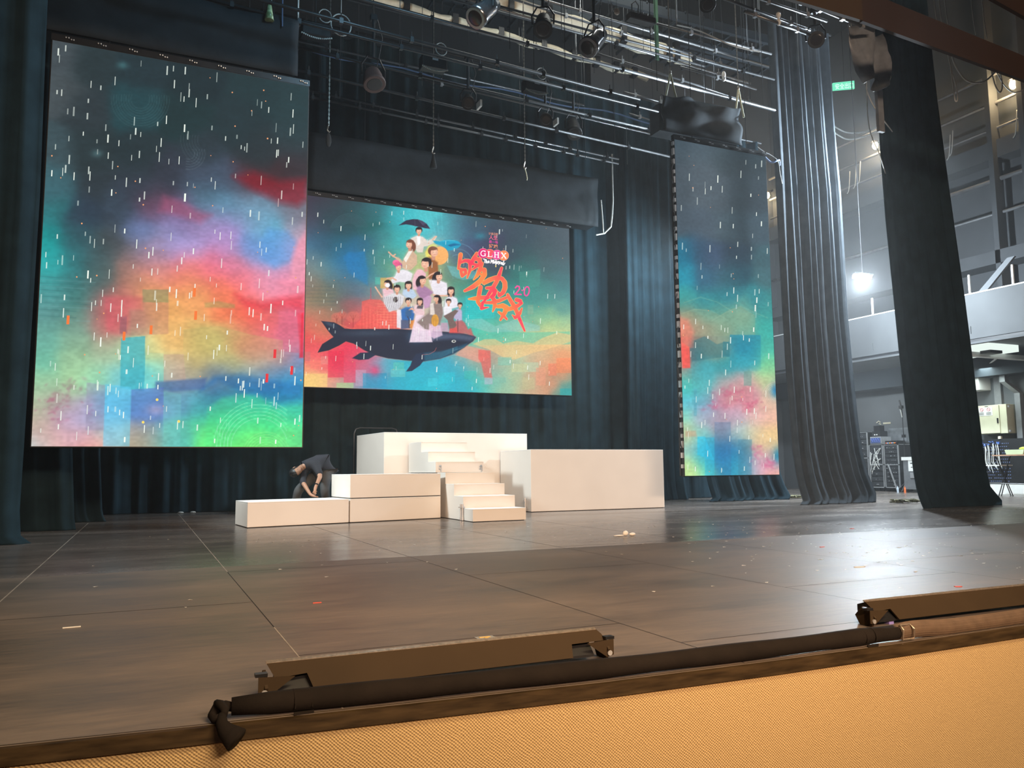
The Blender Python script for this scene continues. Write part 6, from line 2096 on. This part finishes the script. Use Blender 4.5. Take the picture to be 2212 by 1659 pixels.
# ------------------------------------------------------------------ equipment in the right wing
def rack(label, y0, y1, zt, rows, xf=22.9, cut=.12, cables=False, seed=1):
    r_ = random.Random(seed)
    root = empty('equipment_rack', (xf + .35, (y0 + y1) / 2, 0), label, 'rack')
    MB().box(xf + .02, xf + .7, y0 + .02, y1 - .02, cut, zt - .02).build('case', M_black, root)
    f = MB()
    for yy in (y0, y1 - .03):
        f.box(xf - .01, xf + .03, yy, yy + .03, cut, zt)
        f.box(xf + .67, xf + .71, yy, yy + .03, cut, zt)
    for zz in (cut, zt - .03) + ((cut + (zt - cut) * .52,) if rows > 5 else ()):
        f.box(xf - .01, xf + .03, y0, y1, zz, zz + .03)
    f.box(xf - .01, xf + .71, y0, y1, zt - .015, zt)
    f.build('edge_frame', M_alu, root)
    dz = (zt - cut - .08) / rows
    for k in range(rows):
        z = cut + .05 + k * dz
        u = MB().box(xf - .004, xf + .02, y0 + .04, y1 - .04, z, z + dz * .86).build('rack_unit', M_panelface, root)
        dd = MB()
        for q in range(r_.randint(2, 5)):
            yy = y0 + .07 + (y1 - y0 - .16) * r_.random()
            s_ = r_.choice((.012, .02, .035))
            dd.box(xf - .014, xf - .004, yy, yy + s_, z + dz * .3, z + dz * .3 + .014 + s_ * .3)
        dd.build('knob', M_alu, u)
    for yy in (y0 + .06, y1 - .06):
        for xx in (xf + .08, xf + .6):
            w_ = MB().cyl((xx, yy - .015, .05), (xx, yy + .015, .05), .048, 12)
            w_.box(xx - .03, xx + .03, yy - .02, yy + .02, .07, cut)
            w_.build('caster', M_blackmetal, root)
    if cables:
        cb = MB()
        for q in range(11):
            ya, yb = r_.uniform(y0 + .06, y1 - .06), r_.uniform(y0 + .06, y1 - .06)
            z = zt - r_.uniform(.12, .5)
            cb.tube([(xf - .01, ya, z), (xf - .07, (ya + yb) / 2, z - r_.uniform(.1, .3)), (xf - .06, yb, z - .35 - r_.random() * .2)], .009, 5)
        cb.build('patch_cable', M_cable, root)
    return root


rack('tall equipment rack half hidden behind the grey leg', 20.62, 21.2, 2.05, 9, seed=2)
rack('middle equipment rack with tangled pale cables on its front', 20.0, 20.58, 1.60, 8, cables=True, seed=3)
rack('right equipment rack of the three, lowest top', 19.38, 19.96, 1.58, 10, seed=4)
c1 = empty('amplifier', (23.1, 20.27, 1.6), 'small blue-lit amplifier case on the middle rack', 'amplifier')
MB().box(22.92, 23.4, 20.06, 20.52, 1.605, 1.86).build('case', M_alu, c1)
MB().box(22.90, 22.92, 20.09, 20.49, 1.64, 1.82).build('front', mat('blue_face', (.05, .08, .2), .4, noise=.2), c1)
bb = MB()
for k in range(12):
    bb.box(22.893, 22.90, 20.12 + .03 * k, 20.132 + .03 * k, 1.70 + .04 * (k % 3), 1.712 + .04 * (k % 3))
bb.build('indicator', emis('blue_indicator', (.15, .25, 1.0), 2.5), c1)
c2 = empty('laptop_case', (23.1, 20.3, 1.87), 'black box and lamp piled on the blue-lit amplifier', 'box')
MB().box(22.95, 23.3, 20.12, 20.45, 1.865, 2.05).build('box', M_black, c2)
MB().box(22.98, 23.2, 20.15, 20.4, 2.05, 2.24).build('lid', M_blackmetal, c2)
MB().cyl((22.94, 20.25, 1.93), (22.95, 20.25, 1.93), .02, 8).cyl((22.94, 20.34, 1.93), (22.95, 20.34, 1.93), .02, 8).build('button', M_white, c2)
c3 = empty('mixer', (23.1, 19.67, 1.6), 'small mixer with coloured buttons on the right rack', 'mixer')
MB().box(22.92, 23.3, 19.42, 19.9, 1.585, 1.70).build('case', M_blackmetal, c3)
cols = ((1, .2, .1), (1, .7, .1), (.2, .4, 1), (.9, .9, .9))
for k in range(9):
    MB().box(22.90, 22.92, 19.48 + k * .045, 19.505 + k * .045, 1.61, 1.64).build('button', emis('button_%d' % (k % 4), cols[k % 4], .9), c3)
# dark dust cloth drooping from the wall behind the racks
vs = []
for i in range(9):
    for k in range(7):
        vs.append((23.55 + .03 * math.sin(i * 1.7 + k), 19.35 + .95 * i / 8, 2.15 - k * .1 + .1 * math.sin(i * .5) * (k / 6)))
fs = [(i * 7 + k, (i + 1) * 7 + k, (i + 1) * 7 + k + 1, i * 7 + k + 1) for i in range(8) for k in range(6)]
oc = MB().add(vs, fs).build('dust_cover', mat('grey_dust_cloth', (.10, .11, .12), .9, noise=.2), smooth=True)
oc.modifiers.new('t', 'SOLIDIFY').thickness = .01
tag(oc, 'grey dust cloth draped behind the equipment racks', 'cloth')
# chalk-like marks on the wall above the racks
mk = MB()
r2 = random.Random(3)
mk.tube([(23.98, 21.15, 2.40), (23.98, 21.05, 2.46), (23.98, 20.98, 2.42), (23.98, 21.05, 2.36), (23.98, 20.95, 2.34)], .014, 5)
for k in range(6):
    y = 20.86 - k * .055
    mk.tube([(23.98, y, 2.34), (23.98, y - .01, 2.40), (23.98, y - .035, 2.39), (23.98, y - .035, 2.335)], .010, 5)
tag(mk.build('wall_marking', M_cream), 'small pale scrawl on the grey wall above the racks', 'marking')
# microphone stand
st = empty('lighting_stand', (22.8, 19.05, 0), 'thin black stand with a clipped lamp between the racks and rightmost leg', 'stand')
MB().cyl((22.8, 19.05, .0), (22.8, 19.05, 2.75), .014, 8).build('pole', M_blackmetal, st)
MB().tube([(22.8, 19.05, 2.7), (22.78, 19.08, 2.85), (22.78, 19.12, 3.02)], .03, 6).box(22.74, 22.84, 19.02, 19.13, 2.74, 2.84).build('lamp_head', M_black, st)
MB().tube([(22.78, 19.11, 2.72), (22.77, 19.07, 2.6), (22.78, 19.05, 2.45)], .015, 6).build('white_cable', M_cable, st)
MB().box(22.76, 22.84, 19.0, 19.1, 1.78, 1.88).build('clamp', M_blackmetal, st)
MB().cyl((22.8, 19.05, .35), (22.55, 19.25, .01), .012, 6).cyl((22.8, 19.05, .35), (22.5, 19.0, .01), .012, 6).cyl((22.8, 19.05, .35), (23.05, 19.05, .01), .012, 6).build('leg', M_blackmetal, st)
# road case with white lid
rc = empty('road_case', (22.8, 18.65, 0), 'grey road case with a white labelled front beside the rightmost leg', 'case')
MB().box(22.5, 23.1, 18.3, 18.88, .10, 1.03).build('body', M_grey, rc)
MB().box(22.47, 23.12, 18.28, 18.92, 1.03, 1.14).build('lid', M_white, rc)
MB().box(22.485, 22.5, 18.36, 18.68, .68, 1.03).build('label_plate', M_white, rc)
MB().box(22.48, 22.486, 18.50, 18.60, .92, .95).box(22.48, 22.486, 18.52, 18.58, .80, .82).build('print', M_black, rc)
MB().box(22.47, 22.5, 18.40, 18.62, .46, .64).build('latch', M_alu, rc)
MB().cyl((22.55, 18.35, .05), (22.55, 18.39, .05), .048, 10).cyl((22.55, 18.78, .05), (22.55, 18.82, .05), .048, 10).build('caster', M_blackmetal, rc)
bt = empty('bottle', (22.2, 18.6, 0), 'small orange and clear bottle on the floor before the road case', 'bottle')
MB().lathe([(.03, 0), (.033, .12), (.015, .17), (.012, .2)], (22.2, 18.62, 0), 10).build('bottle', mat('orange_plastic', (.8, .18, .05), .4, noise=.1), bt)
tag(MB().lathe([(.03, 0), (.033, .13), (.015, .18), (.012, .21)], (22.15, 18.85, 0), 10).build('bottle', mat('clear_blue', (.5, .6, .7), .2, noise=.1)), 'clear bottle on the floor left of the orange one', 'bottle')
tag(MB().box(0, .04, 0, .9, 0, .03, Matrix.Translation((22.45, 19.15, .05)) @ Euler((math.radians(70), 0, 0)).to_matrix().to_4x4()).build('plank', M_alu), 'pale bar leaning against the right rack', 'bar')
# stands seen under the narrow screen
for k, (x, y, lab) in enumerate(((14.4, 20.4, 'black folding stand under the left corner of the narrow screen'), (15.1, 20.6, 'thin dark stand right of the folding stand under the narrow screen'))):
    s_ = empty('floor_stand', (x, y, 0), lab, 'stand')
    MB().cyl((x, y, .02), (x, y, 1.3), .014, 6).build('pole', M_blackmetal, s_)
    for a_ in (0, 2.1, 4.2):
        MB().cyl((x, y, .45), (x + .3 * math.cos(a_), y + .3 * math.sin(a_), .015), .012, 6).build('leg', M_blackmetal, s_)
bx_ = empty('monitor_case', (15.6, 20.9, 0), 'dark grey case standing behind the hem under the narrow screen', 'case')
MB().box(14.9, 15.9, 20.9, 21.4, .01, .8).build('body', M_grey, bx_)
MB().cyl((14.7, 20.88, .4), (14.7, 20.9, .4), .15, 12).build('ring', M_duct, bx_)

# electrical cabinet, air unit and ducts under the gallery
eb = empty('electrical_cabinet', (23.6, 16.6, 1.8), 'pale green electrical cabinet with a two-part notice on its door', 'cabinet')
MB().box(23.55, 23.995, 16.0, 17.0, 1.80, 2.68).build('body', M_greenwhite, eb, bevel=.01)
dr = MB().box(23.52, 23.55, 16.22, 16.98, 1.82, 2.66).build('door', M_greenwhite, eb)
MB().box(23.50, 23.52, 16.25, 16.29, 2.12, 2.27).build('handle', M_blackmetal, dr)
nt_ = MB().box(23.512, 23.52, 16.42, 16.88, 2.36, 2.62).build('notice', M_white, eb)
for y in (16.76, 16.54):
    MB().tube([(23.508, y + .05 * math.cos(a), 2.55 + .05 * math.sin(a)) for a in np.linspace(0, 6.28, 15)[:-1]], .007, 5, True).build('ban_ring', mat('notice_red', (.5, .08, .12), .5, noise=.1), nt_)
    MB().tube([(23.508, y + .035, 2.585), (23.508, y - .035, 2.515)], .006, 4).build('ban_bar', MATS['notice_red'], nt_)
tl_ = MB()
for k in range(5):
    tl_.box(23.508, 23.512, 16.69 + (k % 2) * .01, 16.85, 2.46 - k * .018, 2.467 - k * .018)
    tl_.box(23.508, 23.512, 16.45 + (k % 2) * .02, 16.62, 2.46 - k * .018, 2.467 - k * .018)
tl_.build('notice_print', M_duct, nt_)
MB().box(23.51, 23.52, 16.55, 16.66, 2.635, 2.65).build('maker_slot', M_black, eb)
MB().box(23.6, 23.66, 15.96, 16.0, 2.58, 2.64).box(23.6, 23.66, 15.96, 16.0, 1.84, 1.90).build('hinge', M_alu, eb)
au = empty('air_unit', (23.7, 17.0, 3.2), 'white box unit mounted high on the wall beside the rightmost leg', 'unit')
MB().box(23.45, 24.0, 16.75, 17.35, 3.17, 3.62).build('body', M_white, au, bevel=.01)
gl_ = MB()
for k in range(3):
    gl_.cyl((23.6, 16.9 + k * .1, 3.62), (23.6, 16.9 + k * .1, 3.72), .02, 8)
gl_.build('gland', M_white, au)
cable('white pipe arching from the air unit up under the gallery', [(23.5, 17.2, 3.72), (23.4, 16.6, 3.8), (23.3, 16.1, 4.0), (23.3, 15.9, 4.15)], .03, M_white)
tag(MB().box(23.88, 24.0, 16.36, 16.58, 2.68, 3.75).build('trunking', M_duct), 'straight grey trunking rising from the electrical cabinet', 'duct')
dk = empty('cable_duct', (23.8, 15.9, 1.7), 'bent grey duct dropping down the wall right of the cabinet', 'duct')
MB().box(23.5, 23.7, 15.95, 16.12, 3.35, 3.9).build('upper_leg', M_duct, dk)
MB().add([(23.5, 15.95, 3.35), (23.7, 15.95, 3.35), (23.7, 16.12, 3.35), (23.5, 16.12, 3.35), (23.82, 15.74, 3.0), (23.995, 15.74, 3.0), (23.995, 15.91, 3.0), (23.82, 15.91, 3.0)],
         [(0, 1, 2, 3), (4, 7, 6, 5), (0, 4, 5, 1), (1, 5, 6, 2), (2, 6, 7, 3), (3, 7, 4, 0)]).build('elbow', M_duct, dk)
MB().box(23.82, 23.995, 15.74, 15.91, .9, 3.0).build('lower_leg', M_duct, dk)
bt_ = MB().box(20.9, 22.2, 14.6, 16.2, 4.0, 4.19)
bt_.build('light_fitting', emis('gallery_light', (.88, 1.0, .93), 1.0))
bpy.data.objects['light_fitting']['label'] = 'broad pale lit ceiling panel under the gallery at the right'
bpy.data.objects['light_fitting']['category'] = 'light'
tag(MB().box(20.6, 23.9, 14.95, 15.15, 3.86, 3.98).build('ceiling_duct', M_white), 'pale duct crossing under the lit gallery ceiling', 'duct')
tag(MB().box(21.0, 21.5, 14.6, 14.9, 3.92, 4.0).build('ceiling_lamp', M_black), 'black lamp fitting hung under the lit gallery ceiling', 'lamp')
# patch wall: amplifier bank with plug rows
pw = empty('patch_bank', (23.0, 16, .3), 'black patch bank with rows of bluish sockets under the electrical cabinet', 'patch bank')
MB().box(23.0, 23.7, 15.1, 16.7, .30, 1.62).build('cabinet', M_black, pw)
so_ = MB()
for i in range(17):
    for k in range(13):
        if 0.0 < (i * 7 + k * 3) % 11:
            so_.cyl((22.985, 15.64 + i * .06, .38 + k * .092), (23.0, 15.64 + i * .06, .38 + k * .092), .014, 6)
so_.build('socket_rows', mat('blue_socket', (.16, .22, .42), .4, noise=.3, nscale=30), pw)
pc = MB()
r2 = random.Random(9)
for k in range(16):
    y0 = 15.95 + r2.random() * .7
    pc.tube([(22.98, y0, 1.5 - r2.random() * .15), (22.93, y0 - .05, 1.3), (22.9, y0 - .1 * r2.random(), .95), (22.9, y0 - .15, .6 + r2.random() * .2)], .008, 5)
pc.build('patch_cable', M_cable, pw)
pp_ = MB()
for k in range(20):
    y0 = 15.85 + r2.random() * .8
    z0 = 1.42 + r2.random() * .12
    pp_.box(22.93, 22.98, y0, y0 + .03, z0, z0 + .02)
pp_.build('blue_plug', mat('blue_plug', (.15, .28, .75), .4, noise=.1), pw)
tag(MB().box(22.95, 23.8, 14.9, 16.9, .0, .29).build('white_plinth', M_white), 'long low white plinth under the patch bank', 'plinth')
tag(MB().box(22.98, 23.05, 15.85, 15.93, 1.62, 1.70).build('paper_cup', M_cream), 'small cream cup on top of the patch bank', 'cup')


def table(label, x0, x1, y0, y1, zt, top):
    root = empty('folding_table', ((x0 + x1) / 2, (y0 + y1) / 2, 0), label, 'table')
    MB().box(x0, x1, y0, y1, zt - .03, zt).build('table_top', top, root)
    for yy in (y0 + .08, y1 - .08):
        MB().cyl((x0 + .05, yy, 0), (x1 - .05, yy, zt - .03), .014, 6).build('leg', M_blackmetal, root)
        MB().cyl((x1 - .05, yy, 0), (x0 + .05, yy, zt - .03), .014, 6).build('leg', M_blackmetal, root)
    MB().cyl((x0 + .2, y0 + .08, .35), (x0 + .2, y1 - .08, .35), .010, 6).build('stretcher', M_alu, root)
    return root


table('folding table with a pink-brown top at the right edge', 21.3, 22.0, 13.6, 14.98, 1.13, M_wood)
table('smaller low folding table with a white top beside the rightmost leg', 21.6, 22.1, 14.95, 15.75, .86, M_white)
ty_ = empty('plastic_tray', (21.6, 14.4, 1.13), 'pale green plastic tray on the folding table', 'tray')
MB().prism([(-.27, .13), (-.23, 0), (.23, 0), (.27, .13)], lambda p: (21.42, 14.42 + p[0], 1.135 + p[1]), lambda p: (21.78, 14.42 + p[0], 1.135 + p[1])).build('tray', M_tray, ty_)
tag(MB().ell((21.55, 14.2, 1.29), .10, .16, .05, 10, 6).build('lime_cloth', M_lime, smooth=True), 'lime green cloth heaped in the plastic tray', 'cloth')
tag(MB().tube([(21.6, 13.95, 1.14), (21.6, 13.95, 1.5), (21.6, 14.12, 1.52), (21.6, 14.14, 1.3)], .02, 6).build('bent_tube', M_white), 'bent white tube standing at the right end of the folding table', 'frame')

# ------------------------------------------------------------------ haze in the air of the stage
#HAZE
hz_m = bpy.data.materials.new('stage_haze')
hz_m.use_nodes = True
nt = hz_m.node_tree
nt.nodes.clear()
o = nt.nodes.new('ShaderNodeOutputMaterial')
v = nt.nodes.new('ShaderNodeVolumeScatter')
v.inputs['Color'].default_value = (0.92, 0.96, 1.0, 1)
v.inputs['Density'].default_value = HAZE
v.inputs['Anisotropy'].default_value = 0.5
nt.links.new(v.outputs[0], o.inputs['Volume'])
hb_ = MB().box(-8.99, 23.99, 4.6, 25.85, 0.02, 17.55).build('haze', hz_m)
tag(hb_, 'thin bluish haze hanging in the air over the whole stage', 'haze', kind='stuff')
SC.cycles.volume_bounces = 0
